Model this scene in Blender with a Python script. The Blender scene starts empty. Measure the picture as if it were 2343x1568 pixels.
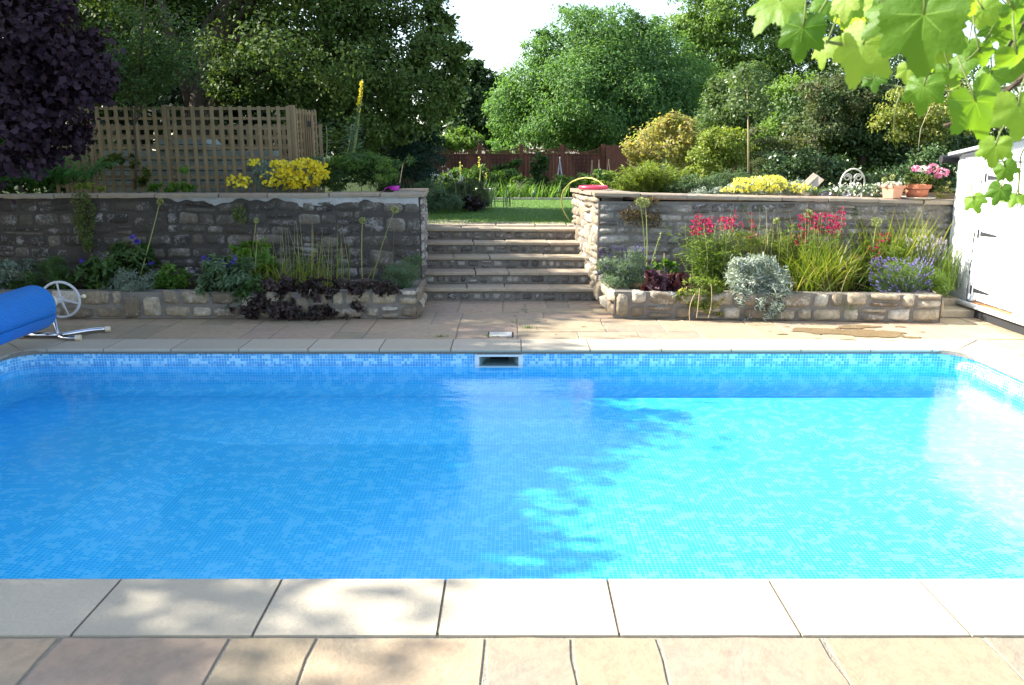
import bpy, math, random
import numpy as np
from mathutils import Vector, Matrix
R=math.radians
sc=bpy.context.scene
# ---------------------------------------------------------------- camera
IW,IH,FP,TILT,CH=2342.0,1568.0,1850.0,R(13.2),1.7      # photo measured in 2342x1568 units
cd=bpy.data.cameras.new('camera'); cam=bpy.data.objects.new('camera',cd); sc.collection.objects.link(cam)
cam.location=(0,0,CH); cam.rotation_euler=(R(90)-TILT,0,0)
cd.sensor_width=36; cd.lens=36*FP/IW; cd.clip_start=.05; cd.clip_end=1500
cd.dof.use_dof=True; cd.dof.focus_distance=9.0; cd.dof.aperture_fstop=9.0
sc.camera=cam
# ---------------------------------------------------------------- sky, sun, exposure
SUN_EL,SUN_AZ=R(37),R(11)                               # sun stands to the left, slightly beyond
sd=Vector((-math.cos(SUN_EL)*math.cos(SUN_AZ),math.cos(SUN_EL)*math.sin(SUN_AZ),math.sin(SUN_EL)))
w=bpy.data.worlds.new("World"); sc.world=w; w.use_nodes=True
nt=w.node_tree; bg=nt.nodes['Background']
sky=nt.nodes.new('ShaderNodeTexSky'); sky.sky_type='NISHITA'; sky.sun_disc=False
sky.sun_elevation=SUN_EL; sky.sun_rotation=math.atan2(sd.x,sd.y); sky.dust_density=1.2; sky.air_density=1.0; sky.ozone_density=1.0
hs=nt.nodes.new('ShaderNodeHueSaturation'); hs.inputs['Saturation'].default_value=.85; nt.links.new(sky.outputs[0],hs.inputs['Color']); nt.links.new(hs.outputs[0],bg.inputs[0]); bg.inputs[1].default_value=.135
sl=bpy.data.lights.new('sun','SUN'); sl.energy=5.0; sl.angle=R(.55); sl.color=(1,.95,.86)
so=bpy.data.objects.new('sun',sl); sc.collection.objects.link(so); so.rotation_euler=sd.to_track_quat('Z','Y').to_euler()
sc.view_settings.view_transform='Standard'; sc.view_settings.look='None'; sc.view_settings.gamma=1; sc.view_settings.exposure=1.7
sc.cycles.max_bounces=8; sc.cycles.transparent_max_bounces=12; sc.cycles.use_denoising=True
# ---------------------------------------------------------------- helpers
rs=np.random.RandomState(7); random.seed(7)
CT,ST=math.cos(TILT),math.sin(TILT)
def ray(x,y):
    u=(x-IW/2)/FP; v=(IH/2-y)/FP
    return Vector((u,CT+v*ST,-ST+v*CT))
def at_y(x,y,Y): d=ray(x,y); return Vector((0,0,CH))+d*(Y/d.y)
def at_z(x,y,z=0): d=ray(x,y); return Vector((0,0,CH))+d*((z-CH)/d.z)
def ppm(Y,y=500): d=ray(0,y); return (Y/d.y)/FP         # metres per photo unit at distance Y
ORG={}
def obj(name,V,F,mat,parent=None,loc=None,smooth=False,attr=None,uv=None):
    V=np.asarray(V,dtype=np.float64).reshape(-1,3)
    if parent is not None: loc0=ORG[parent.name]
    else: loc0=np.array(loc if loc is not None else (0,0,0),dtype=float)
    me=bpy.data.meshes.new(name)
    if isinstance(F,np.ndarray):
        k=F.shape[1]; n=len(F)
        me.vertices.add(len(V)); me.vertices.foreach_set('co',(V-loc0).astype(np.float32).ravel())
        me.loops.add(n*k); me.loops.foreach_set('vertex_index',F.astype(np.int32).ravel())
        me.polygons.add(n); me.polygons.foreach_set('loop_start',np.arange(0,n*k,k,dtype=np.int32))
        me.update(calc_edges=True)
    else:
        me.from_pydata((V-loc0).tolist(),[],F)
    if smooth: me.polygons.foreach_set('use_smooth',[True]*len(me.polygons))
    if attr is not None:
        a=me.attributes.new('rnd','FLOAT','POINT'); a.data.foreach_set('value',np.asarray(attr,dtype=np.float32))
    if uv is not None:
        l=me.uv_layers.new(name='UVMap'); vi=np.empty(len(me.loops),dtype=np.int32); me.loops.foreach_get('vertex_index',vi)
        l.data.foreach_set('uv',np.asarray(uv,dtype=np.float32)[vi].ravel())
    if mat: me.materials.append(mat)
    o=bpy.data.objects.new(name,me); sc.collection.objects.link(o)
    if parent is not None: o.parent=parent
    else: o.location=loc0
    ORG[o.name]=loc0
    return o
def tag(o,label,cat=None,group=None,kind=None):
    if label: o['label']=label
    if cat: o['category']=cat
    if group: o['group']=group
    if kind: o['kind']=kind
    return o
def thing(name,label,cat,loc,group=None):
    o=bpy.data.objects.new(name,None); sc.collection.objects.link(o); o.location=loc; o.empty_display_size=.2
    ORG[o.name]=np.array(loc,dtype=float); return tag(o,label,cat,group)
class MB:
    def __init__(s): s.v=[]; s.f=[]; s.a=[]
    def add(s,V,F,a=0.0):
        n=len(s.v); s.v+= [tuple(p) for p in V]; s.f+=[tuple(i+n for i in f) for f in F]; s.a+=[a]*len(V)
    def box(s,x0,x1,y0,y1,z0,z1,a=0.0,M=None):
        V=[Vector((x,y,z)) for z in (z0,z1) for y in (y0,y1) for x in (x0,x1)]
        if M: V=[M@p for p in V]
        s.add(V,[(0,2,3,1),(4,5,7,6),(0,1,5,4),(2,6,7,3),(0,4,6,2),(1,3,7,5)],a)
    def bar(s,p,q,w,h,a=0.0,up=(0,0,1)):
        p=Vector(p);q=Vector(q);d=(q-p).normalized();U=Vector(up)
        if abs(d.dot(U))>.98: U=Vector((0,1,0))
        b=d.cross(U).normalized();c=b.cross(d)
        V=[e+b*i*w/2+c*j*h/2 for e in (p,q) for i,j in ((-1,-1),(1,-1),(1,1),(-1,1))]
        s.add(V,[(0,1,2,3),(7,6,5,4),(0,4,5,1),(1,5,6,2),(2,6,7,3),(3,7,4,0)],a)
    def tube(s,P,rad,n=8,a=0.0,cap=True,closed=False):
        P=[Vector(p) for p in P]; m=len(P)
        rad=rad if hasattr(rad,'__len__') else [rad]*m
        V=[];ref=None
        for i,p in enumerate(P):
            if closed: d=P[(i+1)%m]-P[i-1]
            else: d=P[min(i+1,m-1)]-P[max(i-1,0)]
            d.normalize()
            if ref is None: ref=Vector((0,0,1)) if abs(d.z)<.9 else Vector((1,0,0))
            b=d.cross(ref).normalized(); c=b.cross(d).normalized(); ref=c
            for k in range(n):
                t=2*math.pi*k/n; V.append(p+(b*math.cos(t)+c*math.sin(t))*rad[i])
        F=[]
        for i in range(m if closed else m-1):
            j=(i+1)%m
            for k in range(n): F.append((i*n+k,i*n+(k+1)%n,j*n+(k+1)%n,j*n+k))
        if cap and not closed: F.append(tuple(range(n))[::-1]); F.append(tuple((m-1)*n+k for k in range(n)))
        s.add(V,F,a)
    def lathe(s,prof,c,n=24,a=0.0,M=None):
        V=[];m=len(prof)
        for r,z in prof:
            for k in range(n):
                t=2*math.pi*k/n; p=Vector((r*math.cos(t),r*math.sin(t),z))
                if M: p=M@p
                V.append(p+Vector(c))
        F=[(i*n+k,i*n+(k+1)%n,(i+1)*n+(k+1)%n,(i+1)*n+k) for i in range(m-1) for k in range(n)]
        s.add(V,F,a)
    def prism(s,poly,d,a=0.0):
        n=len(poly);d=Vector(d);V=[Vector(p) for p in poly]+[Vector(p)+d for p in poly]
        s.add(V,[tuple(range(n))[::-1],tuple(range(n,2*n))]+[(i,(i+1)%n,n+(i+1)%n,n+i) for i in range(n)],a)
    def build(s,name,mat,parent=None,loc=None,smooth=False,bevel=0,uv=None):
        o=obj(name,s.v,s.f,mat,parent,loc,smooth,s.a,uv)
        if bevel:
            b=o.modifiers.new('bevel','BEVEL'); b.width=bevel; b.segments=2; b.limit_method='ANGLE'
        return o
# ---------------------------------------------------------------- materials
def newmat(name):
    m=bpy.data.materials.new(name); m.use_nodes=True; nt=m.node_tree; nt.nodes.clear()
    out=nt.nodes.new('ShaderNodeOutputMaterial'); return m,nt,out
def N(nt,t,**k):
    n=nt.nodes.new(t)
    for a,b in k.items(): setattr(n,a,b)
    return n
def ramp(nt,src,stops,interp='LINEAR'):
    r=N(nt,'ShaderNodeValToRGB'); r.color_ramp.interpolation=interp; el=r.color_ramp.elements
    while len(el)<len(stops): el.new(.5)
    for e,(p,c) in zip(el,stops): e.position=p; e.color=(*c,1) if len(c)==3 else c
    nt.links.new(src,r.inputs[0]); return r.outputs[0]
def noise(nt,scale,detail=4,rough=.6,vec=None,dist=0):
    n=N(nt,'ShaderNodeTexNoise'); n.inputs['Scale'].default_value=scale; n.inputs['Detail'].default_value=detail; n.inputs['Roughness'].default_value=rough; n.inputs['Distortion'].default_value=dist
    if vec is None:
        g=N(nt,'ShaderNodeNewGeometry'); vec=g.outputs['Position']
    nt.links.new(vec,n.inputs['Vector']); return n.outputs['Fac']
def mix(nt,f,a,b,mode='MIX'):
    m=N(nt,'ShaderNodeMix',data_type='RGBA',blend_type=mode)
    for k,v in ((0,f),(6,a),(7,b)):
        if hasattr(v,'links') or hasattr(v,'is_linked'): nt.links.new(v,m.inputs[k])
        elif isinstance(v,(int,float)): m.inputs[k].default_value=v
        else: m.inputs[k].default_value=(*v,1)
    return m.outputs[2]
def math_(nt,op,a,b=None):
    m=N(nt,'ShaderNodeMath',operation=op)
    for k,v in ((0,a),(1,b)):
        if v is None: continue
        if isinstance(v,(int,float)): m.inputs[k].default_value=v
        else: nt.links.new(v,m.inputs[k])
    return m.outputs[0]
def rndattr(nt): return N(nt,'ShaderNodeAttribute',attribute_name='rnd').outputs['Fac']
def princ(nt,out,col,rough=.7,bump=None,bd=.01,metal=0,spec=.5,transl=None):
    p=N(nt,'ShaderNodeBsdfPrincipled'); 
    if isinstance(col,(tuple,list)): p.inputs['Base Color'].default_value=(*col,1)
    else: nt.links.new(col,p.inputs['Base Color'])
    if isinstance(rough,(int,float)): p.inputs['Roughness'].default_value=rough
    else: nt.links.new(rough,p.inputs['Roughness'])
    p.inputs['Metallic'].default_value=metal; p.inputs['Specular IOR Level'].default_value=spec
    if bump is not None:
        b=N(nt,'ShaderNodeBump'); b.inputs['Distance'].default_value=bd; b.inputs['Strength'].default_value=1
        nt.links.new(bump,b.inputs['Height']); nt.links.new(b.outputs[0],p.inputs['Normal'])
    nt.links.new(p.outputs[0],out.inputs[0]); return p
def plain(name,col,rough=.6,metal=0,var=.15,scale=20,bd=.002,spec=.5):
    m,nt,out=newmat(name); n=noise(nt,scale)
    c=mix(nt,n,tuple(x*(1-var) for x in col),tuple(min(1,x*(1+var)) for x in col))
    princ(nt,out,c,rough,noise(nt,scale*4),bd,metal,spec); return m
def leafmat(name,stops,transl=.35,rough=.5,spec=.3,tcol=1.4):
    """stops run over the per-leaf random value"""
    m,nt,out=newmat(name); c=ramp(nt,rndattr(nt),stops)
    p=princ(nt,out,c,rough,spec=spec)
    t=N(nt,'ShaderNodeBsdfTranslucent'); hs=N(nt,'ShaderNodeMix',data_type='RGBA',blend_type='MULTIPLY'); hs.inputs[0].default_value=1
    nt.links.new(c,hs.inputs[6]); hs.inputs[7].default_value=(tcol*1.05,tcol*1.1,tcol*.45,1); nt.links.new(hs.outputs[2],t.inputs[0])
    x=N(nt,'ShaderNodeMixShader'); x.inputs[0].default_value=transl
    nt.links.new(p.outputs[0],x.inputs[1]); nt.links.new(t.outputs[0],x.inputs[2]); nt.links.new(x.outputs[0],out.inputs[0]); return m
def g3(a,b,c): return [(0,a),(.5,b),(1,c)]
def stonemat(name,stops,lichen=.0,lcol=(.55,.55,.53),dark=.35,bd=.012,sc_=1.0):
    m,nt,out=newmat(name); base=ramp(nt,rndattr(nt),stops)
    n1=noise(nt,7*sc_,6,.65); n2=noise(nt,28*sc_,5,.7)
    c=mix(nt,ramp(nt,n1,[(.35,(0,0,0)),(.65,(1,1,1))]),base,mix(nt,.35,base,(.09,.075,.06)))
    c=mix(nt,math_(nt,'MULTIPLY',ramp(nt,n2,[(.4,(0,0,0)),(.7,(1,1,1))]),dark),c,(.05,.045,.04))
    if lichen:
        n3=math_(nt,'ADD',math_(nt,'MULTIPLY',noise(nt,4*sc_,5,.7,dist=.4),.6),math_(nt,'MULTIPLY',noise(nt,40*sc_,5,.75),.4)); c=mix(nt,ramp(nt,n3,[(.54-.08*lichen,(0,0,0)),(.66-.08*lichen,(.85,.85,.85))]),c,lcol)
    princ(nt,out,c,.9,math_(nt,'ADD',n2,math_(nt,'MULTIPLY',noise(nt,90*sc_,3),.4)),bd,spec=.2); return m
M={}
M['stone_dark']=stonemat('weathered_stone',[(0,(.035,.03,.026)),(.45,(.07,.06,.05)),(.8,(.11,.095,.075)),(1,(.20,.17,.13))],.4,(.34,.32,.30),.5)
M['stone_warm']=stonemat('buff_stone',[(0,(.20,.155,.105)),(.4,(.34,.275,.185)),(.7,(.46,.38,.26)),(1,(.56,.50,.40))],.15,(.55,.52,.46),.35)
M['stone_grey']=stonemat('grey_stone',[(0,(.12,.105,.095)),(.4,(.22,.20,.175)),(.7,(.34,.30,.24)),(1,(.46,.42,.35))],.25,(.55,.53,.50),.4)
M['mortar']=plain('mortar',(.20,.18,.155),.95,0,.35,14,.012,.1)
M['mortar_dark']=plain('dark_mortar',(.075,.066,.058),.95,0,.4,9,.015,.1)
M['ground']=plain('rough_ground',(.035,.05,.018),1,0,.4,3,.05,.05)
M['mortar_pale']=plain('pale_mortar',(.42,.41,.40),.95,0,.3,9,.012,.1)
M['soil']=plain('soil',(.05,.035,.022),1,0,.5,8,.03,.05)
M['wood']=None
def slabmat(name,stops,wet=False):
    m,nt,out=newmat(name); base=ramp(nt,rndattr(nt),stops)
    n1=noise(nt,2.5,5,.6,dist=1.2); n2=noise(nt,14,6,.7); n3=noise(nt,1.1,3)
    c=mix(nt,ramp(nt,n1,[(.35,(0,0,0)),(.7,(.75,.75,.75))]),base,mix(nt,.5,base,(.44,.28,.15)))
    c=mix(nt,ramp(nt,n2,[(.42,(0,0,0)),(.75,(.45,.45,.45))]),c,(.13,.11,.085))
    c=mix(nt,ramp(nt,n3,[(.45,(0,0,0)),(.7,(.35,.35,.35))]),c,(.20,.19,.14))
    princ(nt,out,c,.75,math_(nt,'ADD',n2,math_(nt,'MULTIPLY',n1,2)),.006,spec=.3); return m
M['slab']=slabmat('sandstone_paving',[(0,(.28,.235,.155)),(.3,(.36,.29,.185)),(.55,(.38,.29,.20)),(.8,(.34,.25,.185)),(1,(.26,.23,.17))])
M['tread']=slabmat('tread_stone',[(0,(.36,.31,.22)),(.5,(.45,.37,.27)),(1,(.40,.31,.24))])
M['walltop']=slabmat('coping_sandstone',[(0,(.22,.19,.14)),(.5,(.30,.26,.20)),(1,(.25,.20,.16))])
def copingmat():
    m,nt,out=newmat('cast_coping'); n1=noise(nt,60,5,.75); n2=noise(nt,3,4)
    base=ramp(nt,rndattr(nt),[(0,(.41,.365,.275)),(1,(.47,.415,.32))])
    c=mix(nt,ramp(nt,n1,[(.4,(0,0,0)),(.7,(.6,.6,.6))]),base,(.36,.31,.23))
    c=mix(nt,ramp(nt,n2,[(.45,(0,0,0)),(.75,(.35,.35,.35))]),c,(.33,.30,.24))
    # stains on the nosing, with the water's teal reflection painted into the colour
    g=N(nt,'ShaderNodeNewGeometry'); s=N(nt,'ShaderNodeSeparateXYZ'); nt.links.new(g.outputs['Position'],s.inputs[0])
    zz=math_(nt,'ADD',s.outputs[2],math_(nt,'MULTIPLY',math_(nt,'SUBTRACT',n2,.5),.03))
    st=ramp(nt,math_(nt,'MULTIPLY_ADD',zz,12),[(0,(1,1,1)),(1,(0,0,0))])
    q=nt.nodes[-1]
    mr=N(nt,'ShaderNodeMapRange'); nt.links.new(zz,mr.inputs[0]); mr.inputs[1].default_value=-.055; mr.inputs[2].default_value=-.018; mr.inputs[3].default_value=.65; mr.inputs[4].default_value=0
    c=mix(nt,mr.outputs[0],c,(.13,.30,.27))
    princ(nt,out,c,.85,n1,.004,spec=.2); return m
M['coping']=copingmat()
def mosaic(name,dark,mid,light,grout,contrast=1):
    m,nt,out=newmat(name); uv=N(nt,'ShaderNodeUVMap'); T=.0245
    sx=N(nt,'ShaderNodeVectorMath',operation='SCALE'); nt.links.new(uv.outputs[0],sx.inputs[0]); sx.inputs['Scale'].default_value=1/T
    fl=N(nt,'ShaderNodeVectorMath',operation='FLOOR'); nt.links.new(sx.outputs[0],fl.inputs[0])
    fr=N(nt,'ShaderNodeVectorMath',operation='FRACTION'); nt.links.new(sx.outputs[0],fr.inputs[0])
    wn=N(nt,'ShaderNodeTexWhiteNoise',noise_dimensions='2D'); nt.links.new(fl.outputs[0],wn.inputs[0])
    ck=noise(nt,.23,2,.6,fl.outputs[0])
    v=math_(nt,'ADD',math_(nt,'MULTIPLY',wn.outputs[0],.45),math_(nt,'MULTIPLY',math_(nt,'SUBTRACT',ck,.5),2.6))
    c=ramp(nt,v,[(.0,dark),(.16,dark),(.22,mid),(.36,mid),(.42,light),(1,light)])
    s=N(nt,'ShaderNodeSeparateXYZ'); nt.links.new(fr.outputs[0],s.inputs[0])
    g=math_(nt,'MAXIMUM',math_(nt,'LESS_THAN',s.outputs[0],.12),math_(nt,'LESS_THAN',s.outputs[1],.12))
    c=mix(nt,g,c,grout); princ(nt,out,c,.25,spec=.5); return m
M['mosaic']=mosaic('blue_mosaic_liner',(.07,.37,.70),(.13,.47,.80),(.38,.70,.88),(.50,.76,.88))
M['mosaic_deep']=mosaic('pool_floor_liner',(.035,.48,.86),(.06,.52,.88),(.17,.60,.92),(.28,.67,.94))
M['white_plastic']=plain('white_plastic',(.72,.74,.72),.35,0,.05,10,.001)
M['shed_white']=plain('white_painted_boards',(.82,.83,.84),.55,0,.03,6,.002)
M['render_white']=plain('whitewashed_render',(.80,.80,.79),.9,0,.08,12,.03,.1)
M['black_iron']=plain('black_iron',(.03,.03,.035),.5,0,.3,30)
M['steel']=plain('stainless_steel',(.55,.56,.60),.18,1,.1,8,.0005)
M['alu']=plain('brushed_aluminium',(.62,.62,.66),.35,1,.08,30,.0005)
M['wheel']=plain('grey_plastic',(.50,.48,.48),.45,0,.1,20,.0008)
M['cream_plastic']=plain('cream_plastic',(.68,.58,.40),.5,0,.1,20,.0008)
M['terracotta']=plain('terracotta',(.42,.15,.08),.85,0,.25,14,.003,.2)
M['terracotta_pale']=plain('pale_terracotta',(.55,.28,.18),.85,0,.25,14,.003,.2)
M['fence']=plain('brown_stained_wood',(.19,.075,.045),.8,0,.3,6,.004,.2)
M['trellis']=plain('softwood_lath',(.25,.185,.10),.85,0,.35,6,.003,.2)
M['bin_green']=plain('pale_green_boards',(.26,.31,.27),.7,0,.25,5,.003)
M['bark']=plain('bark',(.09,.07,.05),.95,0,.5,10,.03,.1)
M['bark_pale']=plain('pale_bark',(.38,.31,.17),.8,0,.3,20,.005,.2)
M['hose']=plain('yellow_hose',(.55,.48,.12),.4,0,.2,30,.001)
M['red_plastic']=plain('red_plastic',(.75,.05,.10),.4,0,.05,10,.001)
M['magenta']=plain('magenta_tape',(.55,.03,.45),.5,0,.05,10,.001)
M['cream_iron']=plain('cream_painted_iron',(.78,.72,.55),.5,0,.15,30,.001)
M['raw_wood']=plain('weathered_board',(.50,.40,.28),.8,0,.2,8,.003)
M['rust']=plain('rusty_iron',(.22,.09,.05),.9,0,.5,25,.003,.2)
M['cane']=plain('bamboo_cane',(.50,.36,.20),.6,0,.2,20,.001)
M['gravel']=plain('pale_gravel',(.55,.50,.42),.95,0,.4,40,.02,.2)
M['gutter']=plain('grey_gutter',(.45,.47,.50),.5,0,.1,10,.001)
M['void']=plain('dark_rubber_and_gap',(.02,.02,.022),.8,0,.3,10,.001)
# ---- reel cover plastic
m,nt_,out=newmat('blue_bubble_cover')
g=N(nt_,'ShaderNodeTexWave',wave_type='BANDS',bands_direction='Y'); tc=N(nt_,'ShaderNodeUVMap'); g.inputs['Scale'].default_value=9; g.inputs['Distortion'].default_value=0; nt_.links.new(tc.outputs[0],g.inputs[0])
c=mix(nt_,ramp(nt_,noise(nt_,9,6,.7),[(.56,(0,0,0)),(.72,(.55,.55,.55))]),(.012,.19,.62),(.02,.10,.24))
c=mix(nt_,math_(nt_,'MULTIPLY',g.outputs['Fac'],.45),c,(.03,.30,.75)); princ(nt_,out,c,.42,g.outputs['Fac'],.005); M['cover']=m  # lighter bands put highlight streaks along the roll into the colour
# ---- water
m,nt_,out=newmat('pool_water')
tr=N(nt_,'ShaderNodeBsdfTransparent'); gl=N(nt_,'ShaderNodeBsdfGlossy'); gl.inputs['Roughness'].default_value=.0
mp=N(nt_,'ShaderNodeMapping'); ge=N(nt_,'ShaderNodeNewGeometry'); nt_.links.new(ge.outputs['Position'],mp.inputs[0]); mp.inputs['Scale'].default_value=(1,1.6,1)
h=math_(nt_,'ADD',math_(nt_,'MULTIPLY',noise(nt_,1.6,2,.5,mp.outputs[0]),.30),math_(nt_,'MULTIPLY',noise(nt_,8,4,.6,mp.outputs[0]),.13))
bp=N(nt_,'ShaderNodeBump'); bp.inputs['Distance'].default_value=.018; nt_.links.new(h,bp.inputs['Height']); nt_.links.new(bp.outputs[0],gl.inputs['Normal']); 
# Schlick reflectance, the same seen from above and from below
dt=N(nt_,'ShaderNodeVectorMath',operation='DOT_PRODUCT'); nt_.links.new(ge.outputs['Incoming'],dt.inputs[0]); nt_.links.new(bp.outputs[0],dt.inputs[1])
fz_=math_(nt_,'MULTIPLY_ADD',math_(nt_,'POWER',math_(nt_,'SUBTRACT',1.0,math_(nt_,'ABSOLUTE',dt.outputs['Value'])),5.0),.96); nt_.nodes[-1].inputs[2].default_value=.02
mx=N(nt_,'ShaderNodeMixShader'); nt_.links.new(fz_,mx.inputs[0]); nt_.links.new(tr.outputs[0],mx.inputs[1]); nt_.links.new(gl.outputs[0],mx.inputs[2]); nt_.links.new(mx.outputs[0],out.inputs[0])
va=N(nt_,'ShaderNodeVolumeAbsorption'); va.inputs[0].default_value=(.5,.965,.995,1); va.inputs[1].default_value=1.0; nt_.links.new(va.outputs[0],out.inputs['Volume'])
M['water']=m
# ================================================================= ground
PX0,PX1,PY0,PY1,PR=-4.42,4.02,2.97,7.03,.28             # pool inside the coping
def ring(x0,x1,y0,y1,r,n=8):
    P=[]
    for cx,cy,a0 in ((x1-r,y1-r,0),(x0+r,y1-r,90),(x0+r,y0+r,180),(x1-r,y0+r,270)):
        for k in range(n+1): t=R(a0+90*k/n); P.append((cx+r*math.cos(t),cy+r*math.sin(t)))
    return P
g=MB(); BIG=600
def quad(mb,x0,x1,y0,y1,z,z2=None):
    z2=z if z2 is None else z2; mb.add([(x0,y0,z),(x1,y0,z),(x1,y1,z2),(x0,y1,z2)],[(0,1,2,3)])
quad(g,-BIG,BIG,-BIG,PY0-.1,-.06); quad(g,-BIG,PX0-.1,PY0-.1,PY1+.1,-.06); quad(g,PX1+.1,BIG,PY0-.1,PY1+.1,-.06); quad(g,-BIG,BIG,PY1+.1,9.45,-.06)
g.add([(-BIG,9.45,-.06),(-1.3,9.45,-.06),(-1.3,9.45,.70),(-BIG,9.45,.70)],[(0,1,2,3)]); g.add([(1.25,9.45,-.06),(BIG,9.45,-.06),(BIG,9.45,.70),(1.25,9.45,.70)],[(0,1,2,3)])
g.add([(-1.3,11.1,-.06),(1.25,11.1,-.06),(1.25,11.1,.70),(-1.3,11.1,.70)],[(0,1,2,3)]); quad(g,-1.3,1.25,9.45,11.1,-.06)
quad(g,-BIG,-1.3,9.45,11.1,.70); quad(g,1.25,BIG,9.45,11.1,.70)
quad(g,-BIG,BIG,11.1,17.6,.70); quad(g,-BIG,BIG,17.6,26,.70,.32); quad(g,-BIG,BIG,26,BIG,.32)
tag(g.build('ground',M['ground']),'dark soil ground of the garden',None,None,'structure')
# lawn
def grassmat():
    m,nt,out=newmat('lawn'); n1=noise(nt,1.2,4); n2=noise(nt,70,4,.7)
    c=mix(nt,n1,(.10,.19,.035),(.15,.25,.05)); c=mix(nt,n2,c,(.07,.14,.03)); princ(nt,out,c,.8,n2,.02,spec=.2); return m
M['lawn']=grassmat()
lw=MB(); lw.add([(-3.2,11.25,.735),(1.3,11.25,.735),(5,17.3,.735),(-6,17.3,.735)],[(0,1,2,3)])
lw.add([(-3.2,11.25,.69),(1.3,11.25,.69),(1.3,11.25,.735),(-3.2,11.25,.735)],[(0,1,2,3)])
tag(lw.build('lawn',M['lawn']),'mown green lawn beyond the top of the steps',None,None,'structure')
gp=MB(); quad(gp,-6,5,17.3,18.1,.742); gp.box(-6,5,17.28,17.33,.70,.775)
tag(gp.build('gravel_path',M['gravel']),'pale gravel strip along the far edge of the lawn',None,None,'structure')
# ================================================================= paving
def slab_field(mb,x0,x1,y0,y1,z,rng,unit=.3,gap=.012,th=.03,excl=None):
    nx=int(round((x1-x0)/unit)); ny=int(round((y1-y0)/unit)); ux=(x1-x0)/nx; uy=(y1-y0)/ny
    occ=np.zeros((nx,ny),bool)
    for j in range(ny):
        for i in range(nx):
            if occ[i,j]: continue
            for _ in range(8):
                a,b=rng.choice([(1,1),(2,1),(3,2),(2,2),(1,2),(2,1),(3,1)])
                if i+a<=nx and j+b<=ny and not occ[i:i+a,j:j+b].any(): break
            else: a=b=1
            occ[i:i+a,j:j+b]=True
            X0,X1,Y0,Y1=x0+i*ux+gap/2,x0+(i+a)*ux-gap/2,y0+j*uy+gap/2,y0+(j+b)*uy-gap/2
            if excl and excl((X0+X1)/2,(Y0+Y1)/2): continue
            slab(mb,X0,X1,Y0,Y1,z+rng.uniform(-.002,.002),rng,th)
def slab(mb,X0,X1,Y0,Y1,z,rng,th=.03,jit=.006,bv=.004,f=None):
    """a riven slab: uneven outline and a small rounded arris"""
    P=[]; nx=max(2,int((X1-X0)/.12)); ny=max(2,int((Y1-Y0)/.12))
    for k in range(nx): P.append((X0+(X1-X0)*k/nx,Y0))
    for k in range(ny): P.append((X1,Y0+(Y1-Y0)*k/ny))
    for k in range(nx): P.append((X1-(X1-X0)*k/nx,Y1))
    for k in range(ny): P.append((X0,Y1-(Y1-Y0)*k/ny))
    P=[(x+rng.uniform(-jit,jit),y+rng.uniform(-jit,jit)) for x,y in P]; n=len(P); cx,cy=(X0+X1)/2,(Y0+Y1)/2
    def ins(p,d):
        dx,dy=cx-p[0],cy-p[1]; return (p[0]+math.copysign(min(abs(dx),d),dx),p[1]+math.copysign(min(abs(dy),d),dy))
    V=[(x,y,z-th) for x,y in P]+[(x,y,z-bv) for x,y in P]+[(*ins(p,bv),z) for p in P]
    if f: V=[f(*v) for v in V]
    F=[(k,(k+1)%n,n+(k+1)%n,n+k) for k in range(n)]+[(n+k,n+(k+1)%n,2*n+(k+1)%n,2*n+k) for k in range(n)]+[tuple(range(2*n,3*n))]
    mb.add(V,F,rng.random())
rng=random.Random(5)
pv=MB(); C=.36; OX0,OX1,OY0,OY1=PX0-C,PX1+C,PY0-C,PY1+C
# near patio: a row of big slabs right behind the coping
JX=[-3.9,-3.1,-2.35]+[at_z(q,1452,-.004).x for q in (145,530,727,1112,1306,1500,1873,2243)]+[2.6,3.2,3.9,4.6]
for a_,b_ in zip(JX[:-1],JX[1:]): slab(pv,a_+.006,b_-.006,OY0-.62+.008,OY0-.010,-.004,rng,.03,.006)
slab_field(pv,-6,6,-1.5,OY0-.63,-.004,rng)
slab_field(pv,-9.6,OX0-.01,OY0-.63,OY1,-.004,rng); slab_field(pv,OX1+.01,5.2,OY0-.63,OY1,-.004,rng)
slab_field(pv,-9.6,5.9,OY1+.012,8.7,-.004,rng,.29); slab_field(pv,-1.35,1.4,8.7,9.45,-.004,rng,.25)
tag(pv.build('patio',M['slab']),'riven sandstone paving laid round the pool',None,None,'structure')
mo=MB(); o=ring(-9.7,6.2,-1.6,9.5,.01,8); i_=ring(OX0+.1,OX1-.1,OY0+.1,OY1-.1,PR+.2,8)
mo.add([(*p,-.0105) for p in o]+[(*p,-.0105) for p in i_],[(k,(k+1)%36,36+(k+1)%36,36+k) for k in range(36)])
tag(mo.build('paving_joints',plain('paving_mortar',(.30,.27,.21),.95,0,.4,25,.01,.1)),'grey mortar bed showing in the joints of the paving',None,None,'structure')
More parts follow.
